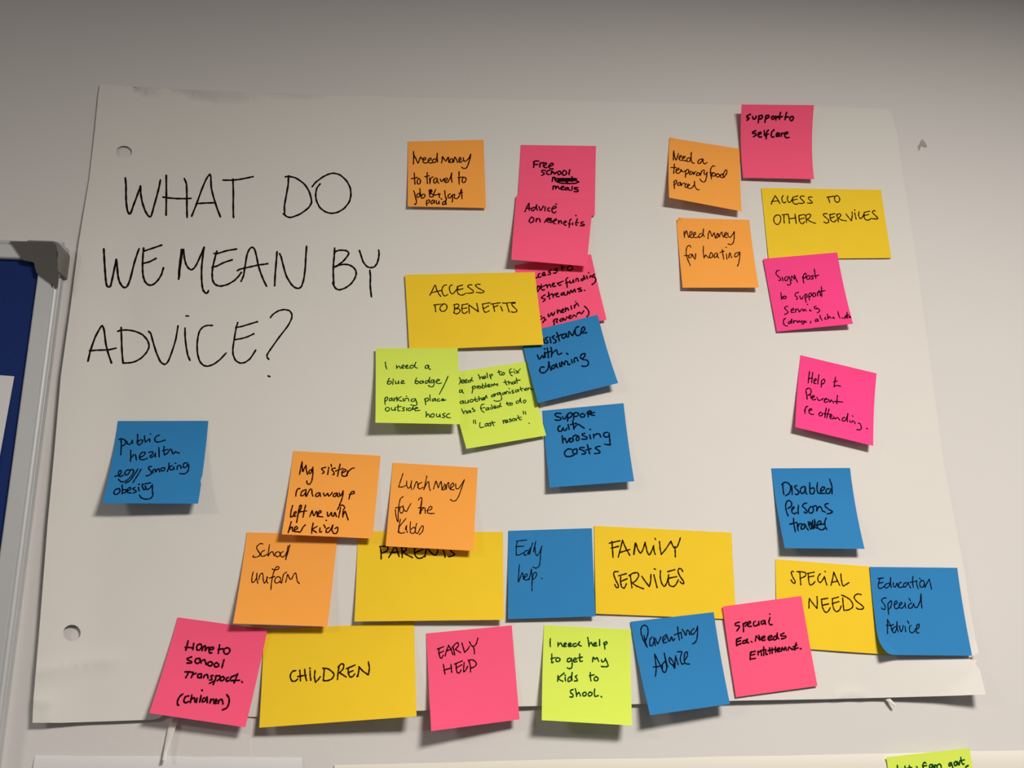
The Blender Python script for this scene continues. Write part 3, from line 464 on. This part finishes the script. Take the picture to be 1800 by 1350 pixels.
def build_sheet():
    loop = []
    for i in range(len(OUT)):
        a, b = OUT[i], OUT[(i + 1) % len(OUT)]
        n = max(1, int(math.hypot(b[0] - a[0], b[1] - a[1]) / 9))
        for k in range(n):
            loop.append(sheet_locate(a[0] + (b[0] - a[0]) * k / n, a[1] + (b[1] - a[1]) * k / n))
    pts = [Vector(p) for p in loop]
    edges = [(i, (i + 1) % len(loop)) for i in range(len(loop))]
    holes = []
    for (cx, cy, rx, ry) in HOLES:
        hl = []
        for k in range(28):
            a = 2 * math.pi * k / 28
            q = P(cx + rx * math.cos(a), cy + ry * math.sin(a), 0.003)
            hl.append((q.x, q.z))
        b0 = len(pts)
        pts += [Vector(p) for p in hl]
        edges += [(b0 + k, b0 + (k + 1) % 28) for k in range(28)]
        holes.append(hl)
    step = 0.0075
    xs = [p[0] for p in loop]
    zs = [p[1] for p in loop]
    z = min(zs)
    row = 0
    while z < max(zs):
        x = min(xs) + (step / 2 if row % 2 else 0)
        while x < max(xs):
            if inside((x, z), loop) and not any(inside((x, z), h) for h in holes):
                pts.append(Vector((x, z)))
            x += step
        z += step * 0.87
        row += 1
    # extra points along the creases so the folds are resolved
    for line in [c[0] for c in CR] + [FOLD] + [[q[0], q[0].lerp(q[1], 0.5), q[1]] for q in BENDS]:
        for i in range(len(line) - 1):
            for k in range(12):
                q = line[i].lerp(line[i + 1], k / 12)
                if inside((q.x, q.z), loop):
                    pts.append(Vector((q.x, q.z)))
    vs, es, fs, *_ = delaunay_2d_cdt(pts, edges, [], 1, 1e-6)
    keep = []
    for fc in fs:
        cx = sum(vs[i].x for i in fc) / len(fc)
        cz = sum(vs[i].y for i in fc) / len(fc)
        if inside((cx, cz), loop) and not any(inside((cx, cz), h) for h in holes):
            keep.append(tuple(fc))
    used = sorted({i for fc in keep for i in fc})
    mp = {o: n for n, o in enumerate(used)}
    faces = [tuple(mp[i] for i in fc) for fc in keep]
    front, back = [], []
    for i in used:
        x, zz = vs[i].x, vs[i].y
        h = hs(x, zz)
        front.append((x, -h, zz))
        back.append((x, -h + 0.00035, zz))
    v, f = thicken(front, faces, boundary_edges(faces), back)
    o = mesh_object('flipchart_sheet', v, f, 'sheet', P(900, 700))
    tag(o, 'large white flipchart sheet headed WHAT DO WE MEAN BY ADVICE? with two punched holes', 'flipchart sheet')
    return o


SHEET = build_sheet()

# ------------------------------------------------------------------ handwriting
def parse(txt):
    d = {}
    cur = None
    for ln in txt.strip().splitlines():
        if ln.startswith('#'):
            k, x0, y0, sc, wd = ln[1:].split()
            cur = (float(x0), float(y0), float(sc), float(wd))
            d.setdefault(k, [])
        else:
            rows = []
            for st in ln.split('|'):
                n = [float(a) for a in st.split()]
                rows.append([(cur[0] + n[i] / cur[2], cur[1] + n[i + 1] / cur[2]) for i in range(0, len(n), 2)])
            d[k].append((cur[3], rows))
    return d


INKDATA = parse(STROKES)
LINES = {'head': [[0, 1, 2, 3], [4, 5], [6, 7], [8, 9, 10, 11], [12, 13], [14, 15, 16, 17, 18, 19, 20]],
         'job': [[0, 1], [2, 3, 4], [5, 6, 7], [8]], 'benadv': [[0], [1, 2]],
         'fund': [[0, 1], [2, 3], [4], [5], [6]], 'accben': [[0], [1, 2]]}


def smooth_line(p):
    if len(p) < 3:
        n = max(2, int(math.dist(p[0], p[-1]) / 3) + 1)
        return [(p[0][0] + (p[-1][0] - p[0][0]) * k / n, p[0][1] + (p[-1][1] - p[0][1]) * k / n) for k in range(n + 1)]
    q = [(2 * p[0][0] - p[1][0], 2 * p[0][1] - p[1][1])] + list(p) + [(2 * p[-1][0] - p[-2][0], 2 * p[-1][1] - p[-2][1])]
    out = []
    for i in range(1, len(q) - 2):
        n = max(2, min(7, int(math.dist(q[i], q[i + 1]) / 1.4) + 1))
        for k in range(n):
            t = k / n
            pt = []
            for c in (0, 1):
                m1 = 0.42 * (q[i + 1][c] - q[i - 1][c])
                m2 = 0.42 * (q[i + 2][c] - q[i][c])
                # keep tangents short on uneven spacing so loops do not overshoot
                L = math.dist(q[i], q[i + 1])
                l1 = math.dist(q[i - 1], q[i + 1]) or 1
                l2 = math.dist(q[i], q[i + 2]) or 1
                m1 *= min(1.0, 1.6 * L / l1)
                m2 *= min(1.0, 1.6 * L / l2)
                t2, t3 = t * t, t * t * t
                pt.append((2 * t3 - 3 * t2 + 1) * q[i][c] + (t3 - 2 * t2 + t) * m1 + (-2 * t3 + 3 * t2) * q[i + 1][c] + (t3 - t2) * m2)
            out.append(tuple(pt))
    out.append(p[-1])
    return out


def ribbon(verts, faces, pts, width, locate, height):
    """pts: pixel polyline; locate(px,py)->(x,z) on the surface; height(x,z)->h"""
    w3 = []
    for (px, py) in pts:
        q = locate(px, py)
        if not w3 or math.hypot(q[0] - w3[-1][0], q[1] - w3[-1][1]) > 1e-5:
            w3.append(q)
    if len(w3) < 2:
        return
    r = width * 0.5
    n = len(w3)
    off = 0.00012
    tang = []
    for i in range(n):
        a, b = w3[max(0, i - 1)], w3[min(n - 1, i + 1)]
        dx, dz = b[0] - a[0], b[1] - a[1]
        L = math.hypot(dx, dz) or 1e-9
        tang.append((dx / L, dz / L))
    prof = [r * (0.92 + 0.10 * math.sin(i * 0.9 + w3[0][0] * 900)) for i in range(n)]

    def put(x, z):
        verts.append((x, -(height(x, z) + off), z))
        return len(verts) - 1
    ids = []
    for i in range(n):
        nx, nz = -tang[i][1], tang[i][0]
        x, z = w3[i]
        ids.append((put(x + nx * prof[i], z + nz * prof[i]), put(x - nx * prof[i], z - nz * prof[i])))
    for i in range(n - 1):
        faces.append((ids[i][0], ids[i][1], ids[i + 1][1], ids[i + 1][0]))
    for end in (0, n - 1):                       # round pen-tip ends
        tx, tz = tang[end]
        s = -1 if end == 0 else 1
        x, z = w3[end]
        nx, nz = -tz, tx
        fan = [ids[end][0]]
        for k in range(1, 5):
            a = math.pi * k / 5
            ca, sa = math.cos(a), math.sin(a)
            fan.append(put(x + (nx * ca + tx * s * sa) * prof[end], z + (nz * ca + tz * s * sa) * prof[end]))
        fan.append(ids[end][1])
        faces.append(tuple(fan))


def write(key, parent, mat, locate, height):
    rows = INKDATA[key]
    groups = LINES.get(key, [[i] for i in range(len(rows))])
    for g in groups:
        verts, faces = [], []
        for ri in g:
            wd, strokes = rows[ri]
            for st in strokes:
                pw = locate(*st[0])
                scale = math.hypot(pw[0] - CAM.x, pw[1] - CAM.z)
                mpp = math.sqrt(scale * scale + CAM.y * CAM.y) / FPX
                ribbon(verts, faces, smooth_line(st), wd * 1.09 * mpp, locate, height)
        c = Vector((sum(a[0] for a in verts) / len(verts), sum(a[1] for a in verts) / len(verts), sum(a[2] for a in verts) / len(verts)))
        # open sheets of ink: keep the faces pointing at the room
        me = bpy.data.meshes.new('handwriting')
        me.from_pydata([tuple(Vector(a) - c) for a in verts], [], faces)
        me.update()
        for p in me.polygons:
            if p.normal.y > 0:
                p.flip()
        me.materials.append(M[mat])
        o = bpy.data.objects.new('handwriting', me)
        C.objects.link(o)
        o.parent = parent
        o.location = c - parent.location


write('head', SHEET, 'ink', sheet_locate, hs)


# ------------------------------------------------------------------ sticky notes
def note(key, colour, corners, lift, label, group, layer=0, roll=None, notch=None, surface=None, cat='sticky note', pw=1.8):
    """corners TL,TR,BR,BL in photo pixels; lift TL,TR,BR,BL in mm above the paper they stick to"""
    base_h = surface or hs
    lift = [a / 1000.0 for a in lift]
    crude = [P(*c, 0.004) for c in corners]
    bh = [base_h(q.x, q.z, False) + 0.0006 + 0.0004 * layer for q in crude]
    mid = sum(bh) / 4
    K = [P(*corners[i], mid + lift[i]) for i in range(4)]
    kx = [q.x for q in K]
    kz = [q.z for q in K]

    def plane(u, v):
        a, b, c, d = (1 - u) * (1 - v), u * (1 - v), u * v, (1 - u) * v
        return (a * kx[0] + b * kx[1] + c * kx[2] + d * kx[3], a * kz[0] + b * kz[1] + c * kz[2] + d * kz[3])

    def rel(u, v):
        u_, v_ = u, v
        u = max(0, min(1, u))
        v = max(0, min(1, v))
        t = (lift[0] * (1 - u) + lift[1] * u) * (1 - v) ** pw
        b = (lift[3] * (1 - u) + lift[2] * u) * v ** pw
        b0 = bh[0] * (1 - u) * (1 - v) + bh[1] * u * (1 - v) + bh[2] * u * v + bh[3] * (1 - u) * v
        return b0 + t + b

    W = math.hypot(kx[1] - kx[0], kz[1] - kz[0])
    H = math.hypot(kx[3] - kx[0], kz[3] - kz[0])

    def rolled(u, v):
        x, z = plane(u, v)
        h = rel(u, v)
        if roll:
            for (ci, reach, rad) in roll:
                cu, cv = ((0, 0), (1, 0), (1, 1), (0, 1))[ci]
                au, av = abs(u - cu) * W, abs(v - cv) * H
                d = (reach - (au + av)) / math.sqrt(2)
                if d > 0:
                    ang = d / rad
                    ins = d - rad * math.sin(ang)
                    su, sv = (1 if cu == 0 else -1), (1 if cv == 0 else -1)
                    x, z = plane(u + su * ins / math.sqrt(2) / W, v + sv * ins / math.sqrt(2) / H)
                    h += rad * (1 - math.cos(ang))
        return x, h, z

    def uv(x, z):
        u = v = 0.5
        for _ in range(4):
            fx, fz = plane(u, v)
            ex, ez = x - fx, z - fz
            ux = (kx[1] - kx[0]) * (1 - v) + (kx[2] - kx[3]) * v
            uz = (kz[1] - kz[0]) * (1 - v) + (kz[2] - kz[3]) * v
            vx = (kx[3] - kx[0]) * (1 - u) + (kx[2] - kx[1]) * u
            vz = (kz[3] - kz[0]) * (1 - u) + (kz[2] - kz[1]) * u
            D = ux * vz - uz * vx
            u += (ex * vz - ez * vx) / D
            v += (ux * ez - uz * ex) / D
        return u, v

    def height(x, z):
        return rel(*uv(x, z))

    def locate(px, py):
        h = mid
        for _ in range(5):
            q = P(px, py, h)
            h = height(q.x, q.z)
        return (q.x, q.z)

    NU, NV = 30, 30
    rows = []
    front, back, faces = [], [], []
    th = 0.00018
    for j in range(NV + 1):
        for i in range(NU + 1):
            u, v = i / NU, j / NV
            if notch and i == NU:
                u -= notch[1] * max(0.0, 1 - abs(v - notch[0]) / 0.04)
            x, h, z = rolled(u, v)
            front.append((x, -h, z))
            back.append((x, -h + th, z))
    for j in range(NV):
        for i in range(NU):
            a = j * (NU + 1) + i
            faces.append((a, a + 1, a + NU + 2, a + NU + 1))
    v_, f_ = thicken(front, faces, boundary_edges(faces), back)
    cx, cz = plane(0.5, 0.5)
    o = mesh_object('sticky_note', v_, f_, colour, (cx, -rel(0.5, 0.5), cz))
    tag(o, label, cat, group)
    write(key, o, INK[colour], locate, height)
    return o


SQ = 'square sticky notes on the flipchart sheet'
BIG = 'wide yellow heading notes on the flipchart sheet'
NOTES = [
    # key, colour, corners TL TR BR BL, lift TL TR BR BL (mm), label, group, layer, extras
    ('job', 'orange', [(716.9, 248.9), (850, 245.6), (854.4, 365.6), (716.7, 362.8)], (0, 0, 3.2, 3.8),
     'orange sticky note reading Need money to travel to job B4 I get paid', SQ, 0, {}),
    ('free', 'pink', [(915.5, 254.8), (1047.7, 256.5), (1045.5, 379), (909, 376)], (0, 0, 2.2, 1.5),
     'pink sticky note reading Free school meals with one word scribbled out', SQ, 0, {}),
    ('fund', 'pink', [(904, 466), (1038.8, 447), (1066.4, 562), (933, 590)], (0, 0, 4.0, 0.6),
     'pink sticky note on other funding streams, half hidden behind the yellow ACCESS TO BENEFITS note', SQ, 0, {}),
    ('benadv', 'pink', [(907.5, 343.5), (1043.6, 349), (1031.5, 468.2), (898.8, 456.3)], (1.4, 2.4, 8.0, 12.0),
     'pink sticky note reading Advice on Benefits, overlapping the Free school meals note', SQ, 2, {}),
    ('fix', 'lime', [(784, 656), (925.6, 635.5), (959.9, 765.6), (819.9, 788.9)], (0, 0.2, 4.6, 8.0),
     'lime green sticky note ending with the words "Last resort", tucked beside the blue badge note', SQ, 0, {}),
    ('assist', 'blue', [(914.1, 586.7), (1050.7, 553), (1086.7, 673.3), (945.3, 708.7)], (1.0, 5.0, 11.0, 7.5),
     'tilted blue sticky note reading Assistance with claiming, partly under the yellow ACCESS TO BENEFITS note', SQ, 2, {}),
    ('accben', 'yellow', [(712, 482.8), (940, 478.3), (955.8, 605.8), (719.5, 615.5)], (0.6, 1.6, 5.0, 1.0),
     'wide yellow sticky note reading ACCESS TO BENEFITS', BIG, 4, {}),
    ('housing', 'blue', [(953.4, 722), (1096.2, 708.6), (1115, 846), (966.3, 857)], (0, 0, 11.0, 9.0),
     'blue sticky note reading support with housing costs', SQ, 0, {}),
    ('badge', 'lime', [(660.3, 612.2), (804.5, 611.9), (808.1, 745.7), (659.9, 743)], (1.6, 4.2, 11.0, 15.0),
     'lime green sticky note reading I need a blue badge / parking place outside house', SQ, 5, {}),
    ('public', 'blue', [(207, 740), (366, 739.6), (348, 885.3), (180, 884.7)], (0, 0, 14.0, 17.0),
     'blue sticky note reading public health, alone on the left of the sheet', SQ, 0, {'notch': (0.72, 0.016)}),
    ('school', 'orange', [(434, 935.6), (593.6, 940.5), (575.5, 1101.4), (409.6, 1096.2)], (0, 0, 9.0, 12.0),
     'orange sticky note reading School uniform', SQ, 1, {}),
    ('parents', 'yellow', [(629.5, 933.8), (884.2, 935), (885.8, 1089.5), (623, 1092.5)], (0, 0, 8.0, 5.5),
     'wide yellow sticky note reading PARENTS, its heading half covered by the orange Lunch money note', BIG, 0, {}),
    ('sister', 'orange', [(515.7, 792.7), (669, 801), (654.7, 946.7), (495.3, 939.3)], (0, 0, 9.0, 11.0),
     'orange sticky note reading My sister ranaway and left me with her kids', SQ, 0, {}),
    ('lunch', 'orange', [(690.3, 813.3), (839.7, 822), (832.3, 968.3), (678, 960)], (0, 0, 10.0, 10.0),
     'orange sticky note reading Lunch money for the kids', SQ, 0, {}),
    ('earlyblue', 'blue', [(893.7, 933), (1040.5, 928.4), (1046.8, 1083.5), (892.9, 1088.4)], (0, 0, 6.0, 4.5),
     'blue sticky note reading Early help, between the PARENTS and FAMILY SERVICES notes', SQ, 0, {}),
    ('family', 'yellow', [(1044.8, 924.2), (1285.8, 936.2), (1293.7, 1088.8), (1047.3, 1078.7)], (0.5, 0, 1.2, 2.0),
     'wide yellow sticky note reading FAMILY SERVICES', BIG, 0, {}),
    ('children', 'yellow', [(463, 1108), (727.6, 1092.8), (732.3, 1258.1), (455.2, 1279.6)], (0, 0, 13.0, 9.0),
     'wide yellow sticky note reading CHILDREN, hanging over the bottom edge of the sheet', BIG, 0, {}),
    ('home', 'pink', [(312, 1085.1), (469.8, 1106.8), (431, 1278.7), (263.5, 1253)], (0, 2.2, 11.5, 12.0),
     'pink sticky note reading Home to school transport (children), at the sheet bottom edge', SQ, 2, {}),
    ('earlypink', 'pink', [(749, 1113.6), (900.2, 1099.3), (913, 1264.2), (757.9, 1284.1)], (0, 0, 4.5, 12.0),
     'pink sticky note reading EARLY HELP in capitals', SQ, 0, {}),
    ('kids', 'lime', [(956.8, 1099), (1110.3, 1106.8), (1110.7, 1275), (951.8, 1265.4)], (0, 0, 15.0, 15.0),
     'lime green sticky note reading I need help to get my kids to shool', SQ, 0, {}),
    ('needs', 'yellow', [(1363.7, 982.7), (1560, 998.2), (1566, 1151), (1366, 1137)], (0, 0, 1.0, 1.0),
     'yellow sticky note reading SPECIAL NEEDS, partly under a pink and a blue note', BIG, 0, {}),
    ('parenting', 'blue', [(1108.8, 1092.9), (1255.7, 1076.1), (1281.7, 1236.9), (1142.1, 1257.1)], (0.6, 1.6, 9.0, 14.0),
     'tilted blue sticky note reading Parenting Advice', SQ, 1, {}),
    ('special', 'pink', [(1271, 1066.1), (1409.8, 1047.6), (1436.5, 1205.7), (1292, 1225.1)], (2.6, 1.2, 1.6, 1.2),
     'pink sticky note reading Special Ed. Needs Entitlement', SQ, 2, {}),
    ('education', 'blue', [(1531, 996.3), (1683.7, 998), (1704, 1152.3), (1547.5, 1151)], (0.6, 0.6, 5.0, 6.0),
     'blue sticky note reading Education special Advice, with a curled lower left corner', SQ, 2, {'roll': [(3, 0.021, 0.012)]}),
    ('disabled', 'blue', [(1356, 823.2), (1494.2, 822.6), (1519.8, 964.9), (1379.6, 963.7)], (0, 0.8, 11.5, 11.0),
     'blue sticky note reading Disabled persons with an overwritten last word', SQ, 0, {}),
    ('prevent', 'hot_pink', [(1407.3, 624.3), (1541, 656.3), (1535, 783.7), (1398, 750.7)], (0, 0, 9.0, 8.5),
     'magenta pink sticky note reading Help to prevent re offending', SQ, 0, {}),
    ('accother', 'yellow', [(1338.3, 330.4), (1548.8, 333.6), (1567.2, 453.3), (1351, 455.5)], (0.4, 0, 1.4, 1.0),
     'wide yellow sticky note reading ACCESS TO OTHER SERVICES', BIG, 0, {}),
    ('signpost', 'hot_pink', [(1341.6, 455.1), (1471.8, 443.5), (1499.7, 569.1), (1365.8, 583.1)], (0.8, 0.8, 7.5, 1.2),
     'magenta pink sticky note reading Sign post to support services, below the yellow OTHER SERVICES note', SQ, 2, {}),
    ('food', 'orange', [(1176.5, 241.9), (1300.4, 261.4), (1303.8, 371.6), (1176.2, 347.3)], (0, 0, 8.5, 13.0),
     'orange sticky note reading Need a temporary food parcel', SQ, 0, {'roll': [(0, 0.007, 0.006)]}),
    ('selfcare', 'pink', [(1303.6, 183.6), (1430.9, 184.7), (1430.9, 314.8), (1306.4, 312.6)], (13.0, 11.0, 5.5, 3.5),
     'pink sticky note reading support to self care, topmost on the sheet', SQ, 1, {'pw': 2.3}),
    ('heating', 'orange', [(1188.9, 383), (1317.2, 386.4), (1334, 505.6), (1200, 505.6)], (0, 0, 6.5, 4.5),
     'orange sticky note reading need money for heating', SQ, 0, {'roll': [(0, 0.009, 0.005)]}),
]
for key, colour, corners, lift, label, group, layer, extra in NOTES:
    note(key, colour, corners, lift, label, group, layer, **extra)


# ------------------------------------------------------------------ paper hung below, strips, residue
def paper(name, corners, heights, mat, label, cat, nu=60, nv=16, top_roll=0.0, seed=0.0, wave=0.0006):
    """four pixel corners TL TR BR BL; the top edge leans back to the wall and the body stands top_roll further out"""
    K = [P(*c, h) for c, h in zip(corners, heights)]

    def surf(u, v):
        a, b, c, d = (1 - u) * (1 - v), u * (1 - v), u * v, (1 - u) * v
        q = K[0] * a + K[1] * b + K[2] * c + K[3] * d
        h = -q.y + wave * noise.noise(Vector((q.x * 7 + seed, q.z * 7, seed)))
        return q.x, max(0.0006, h), q.z
    L = (K[0] - K[3]).length
    front, back, faces = [], [], []
    for j in range(nv + 1):
        for i in range(nu + 1):
            u = i / nu
            v = (j / nv) ** 2
            x, h, z = surf(u, v)
            h += top_roll * (1 - math.exp(-v * L / 0.006))
            z += 0.0008 * noise.noise(Vector((u * 9, seed, 0))) * (1 - v)
            front.append((x, -h, z))
            back.append((x, -h + 0.0003, z))
    for j in range(nv):
        for i in range(nu):
            a = j * (nu + 1) + i
            faces.append((a, a + 1, a + nu + 2, a + nu + 1))
    v_, f_ = thicken(front, faces, boundary_edges(faces), back)
    o = mesh_object(name, v_, f_, mat, (K[0] + K[2]) / 2)
    tag(o, label, cat)
    return o, K


paper('flipchart_sheet', [(62, 1328), (531, 1332), (545, 1800), (10, 1800)], [0.0012] * 4, 'white_paper',
      'cool white paper at lower left, only its top edge in view below the sheet', 'paper sheet', top_roll=0.0025, seed=3.1)
LOW, LK = paper('flipchart_sheet', [(588, 1344), (1960, 1316), (2080, 1800), (570, 1800)], [0.0014] * 4, 'cream_paper',
                'cream flipchart sheet along the bottom edge, under the cut off lime note', 'flipchart sheet',
                top_roll=0.0050, seed=8.4)


def low_h(x, z, fine=False):
    return 0.0062


note('letter', 'lime', [(1558.3, 1331), (1703.9, 1315), (1738, 1478), (1586, 1497)], (0, 0, 6.0, 6.0),
     'lime green sticky note at the bottom edge, cut off by the picture', None, 0, surface=low_h)


def strip(centre, widths, heights, label, surface_gap=0.0):
    pts = [P(px, py, h) for (px, py), h in zip(centre, heights)]
    front, back, faces = [], [], []
    n = len(pts)
    fine = []
    for i in range(n - 1):
        for k in range(4):
            t = k / 4
            fine.append((pts[i].lerp(pts[i + 1], t), widths[i] + (widths[i + 1] - widths[i]) * t))
    fine.append((pts[-1], widths[-1]))
    for i, (q, wd) in enumerate(fine):
        a = fine[max(0, i - 1)][0]
        b = fine[min(len(fine) - 1, i + 1)][0]
        d = (b - a).normalized()
        s = d.cross(Vector((0, 1, 0))).normalized()
        tilt = 0.25
        for k, e in enumerate((-1, -0.33, 0.33, 1)):
            p = q + s * (e * wd / 2) + Vector((0, -0.0006 * (1 - e * e) - tilt * e * wd / 2 * 0.5, 0))
            front.append(tuple(p))
            back.append((p.x, p.y + 0.0003, p.z))
    for i in range(len(fine) - 1):
        for k in range(3):
            a = i * 4 + k
            faces.append((a, a + 1, a + 5, a + 4))
    v_, f_ = thicken(front, faces, boundary_edges(faces), back)
    o = mesh_object('paper_strip', v_, f_, 'sheet', pts[0])
    tag(o, label, 'paper strip')


strip([(313, 1252), (306, 1266), (301, 1283), (296, 1303), (291, 1322), (288.5, 1336)], [0.0075, 0.0066, 0.0058, 0.0046, 0.0032, 0.0030],
      [0.0022, 0.0035, 0.0042, 0.0048, 0.0062, 0.0095],
      'narrow torn white paper strip hanging below the pink Home to school note')
strip([(1556, 1224), (1562, 1230), (1568, 1235.5), (1574, 1240.5)], [0.0045, 0.0036, 0.0030, 0.0022], [0.0022, 0.0040, 0.0055, 0.0065],
      'tiny torn white paper strip sticking out under the lower right sheet edge')

# grey putty smear left on the wall right of the sheet (two lobes of one smear)
verts, faces = [], []
px_loop = [(1612, 259), (1616, 253), (1619, 246), (1622, 245), (1627, 251), (1630, 258), (1625, 259.5), (1622, 254), (1619, 258), (1616, 265), (1613.5, 264), (1615, 260)]
cen = P(1620.5, 254, 0.0006)
ring = [P(px, py, 0.0001) for px, py in px_loop]
mid_ = [P(px * 0.7 + 1620.5 * 0.3, py * 0.7 + 254 * 0.3, 0.0007) for px, py in px_loop]
verts = [tuple(a) for a in ring] + [tuple(a) for a in mid_] + [tuple(cen)]
n = len(ring)
for i in range(n):
    j = (i + 1) % n
    faces += [(i, j, n + j, n + i), (n + i, n + j, 2 * n)]
o = mesh_object('putty_smear', verts, faces, 'residue', P(1620.5, 255))
tag(o, 'small grey putty smear on the bare wall right of the big sheet', 'stain')


# ------------------------------------------------------------------ pinboard at the left edge
TH = 0.018
bx_in = P(44, 640, TH).x
bx_out = P(72, 640, TH).x
bz_top = P(40, 424, TH).z
bz_in = P(20, 454, TH).z
wd = bx_out - bx_in
bx_left = bx_out - 0.62
bz_bot = bz_top - 0.95
board = bpy.data.objects.new('pinboard', None)
C.objects.link(board)
board.location = ((bx_left + bx_out) / 2, 0, (bz_top + bz_bot) / 2)
board.empty_display_size = 0.05
tag(board, 'blue felt pinboard with an aluminium frame at the left edge', 'pinboard')
v, f = box(bx_left + wd - 0.002, bx_in + 0.002, -0.0135, -0.003, bz_bot + wd - 0.002, bz_in + 0.002)
mesh_object('felt_panel', v, f, 'felt', ((bx_left + bx_in) / 2, -0.009, (bz_in + bz_bot) / 2), parent=board, smooth=False)
# rail profile: (distance from the inner edge, height) : flat face, groove, round bead on the outside, then back to the wall
prof = [(0, 0.010), (0, 0.0168), (0.0006, 0.0176), (0.0015, TH), (wd - 0.0002, TH), (wd + 0.0003, TH - 0.0010)]
for k in range(11):
    a = math.radians(140 - 210 * k / 10)
    prof.append((wd + 0.0024 + 0.0025 * math.cos(a), TH - 0.0028 + 0.0025 * math.sin(a)))
prof += [(wd + 0.0022, 0.0112), (wd + 0.0004, 0.0106), (wd + 0.0004, 0.0086), (wd + 0.0022, 0.0083), (wd + 0.0030, 0.0075), (wd + 0.0030, 0.0012), (wd * 0.2, 0.0012)]
BEAD = 0.0049


def extrude(prof, axis, a, b, edge, sign):
    vs, fs = [], []
    n = len(prof)
    for e in (a, b):
        for (d, h) in prof:
            if axis == 'z':
                vs.append((edge + sign * d, -h, e))
            else:
                vs.append((e, -h, edge + sign * d))
    for i in range(n):
        j = (i + 1) % n
        fs.append((i, j, n + j, n + i))
    fs.append(tuple(range(n)))
    fs.append(tuple(reversed(range(n, 2 * n))))
    return vs, fs


def rail(axis, a, b, edge, sign):
    vs, fs = extrude(prof, axis, a, b, edge, sign)
    c = [sum(q[k] for q in vs) / len(vs) for k in range(3)]
    mesh_object('frame_rail', vs, fs, 'aluminium', c, parent=board, smooth=False)


rail('z', bz_bot, bz_top, bx_in, 1)
rail('z', bz_bot, bz_top, bx_left + wd, -1)
rail('x', bx_left - BEAD, bx_out + BEAD, bz_in, 1)
rail('x', bx_left - BEAD, bx_out + BEAD, bz_bot + wd, -1)

# dark plastic cap over the upper right corner
capf = [(16.5, 423.2), (92.5, 424.8), (97.5, 429), (99.8, 440), (100.3, 474), (103, 478), (99, 505.5), (64, 480), (61, 470), (59.5, 461.5), (52, 459.5), (40.5, 457.5)]
HC = TH + 0.0022
ring0 = [P(a, b, HC) for a, b in capf]
cx = sum(q.x for q in ring0) / len(ring0)
cz = sum(q.z for q in ring0) / len(ring0)
vs, fs = [], []
n = len(ring0)
for q in ring0:
    vs.append((cx + (q.x - cx) * 0.975, q.y, cz + (q.z - cz) * 0.975))
for q in ring0:
    vs.append((q.x, q.y + 0.0008, q.z))
for q in ring0:
    vs.append((q.x, -(TH - 0.0002), q.z))
for r in (0, 1):
    for i in range(n):
        j = (i + 1) % n
        fs.append((r * n + i, r * n + j, (r + 1) * n + j, (r + 1) * n + i))
fs.append(tuple(range(n)))
fs.append(tuple(reversed(range(2 * n, 3 * n))))
cap = mesh_object('corner_cap', vs, fs, 'plastic', (cx, -HC, cz), parent=board, smooth=False)
vs, fs = [], []
# the cap's rounded side wraps round the frame down to the wall
xb = bx_out + 0.0062
zt = ring0[1].z
zb = ring0[5].z
R = 0.010
outer = []
for k in range(7):
    a = math.pi / 2 * (1 - k / 6)
    outer.append((xb - R + R * math.cos(a), zt - R + R * math.sin(a) + 0.0010))
outer.append((xb, zb))
inner = [(xb - 0.0035, zb), (xb - 0.0035, zt - R), (xb - R, zt - 0.0030), (bx_in - 0.012, zt - 0.0030), (bx_in - 0.012, zt + 0.0010)]
loop = outer + inner
b0 = len(vs)
m = len(loop)
for h in (0.0010, TH + 0.0012):
    for (x, z) in loop:
        vs.append((x, -h, z))
for i in range(m):
    j = (i + 1) % m
    fs.append((b0 + i, b0 + j, b0 + m + j, b0 + m + i))
fs.append(tuple(b0 + i for i in range(m)))
fs.append(tuple(b0 + m + i for i in reversed(range(m))))
side = mesh_object('cap_side', vs, fs, 'cap_side_grey', (cx, -0.009, cz), parent=board, smooth=False)
side['label'] = 'lighter grey rounded side of the corner cap'

# white page pinned to the felt
HP = 0.0142
K = [P(-60, 655, HP), P(25, 661.5, HP), P(-4, 826, HP), P(-90, 820, HP)]
front, back, faces = [], [], []
for j in range(13):
    for i in range(13):
        u, vv = i / 12, j / 12
        q = K[0] * (1 - u) * (1 - vv) + K[1] * u * (1 - vv) + K[2] * u * vv + K[3] * (1 - u) * vv
        h = HP + 0.001 * u * vv
        front.append((q.x, -h, q.z))
        back.append((q.x, -h + 0.0003, q.z))
for j in range(12):
    for i in range(12):
        a = j * 13 + i
        faces.append((a, a + 1, a + 14, a + 13))
v, f = thicken(front, faces, boundary_edges(faces), back)
o = mesh_object('paper_sheet', v, f, 'white_paper', (K[1] + K[3]) / 2)
tag(o, 'white page pinned on the blue felt, its right corner in view', 'paper sheet')

# flat backing panel edge that shows between the pinboard and the big sheet
q0, q1 = P(117, 434.5, 0.0008), P(200, 437, 0.0008)
v, f = box(q0.x, q0.x + 0.20, -0.0008, 0.0, q0.z - 0.9, q0.z)
structure(mesh_object('trim_1', v, f, 'wall', ((q0.x + 0.1), 0, q0.z - 0.45), smooth=False))
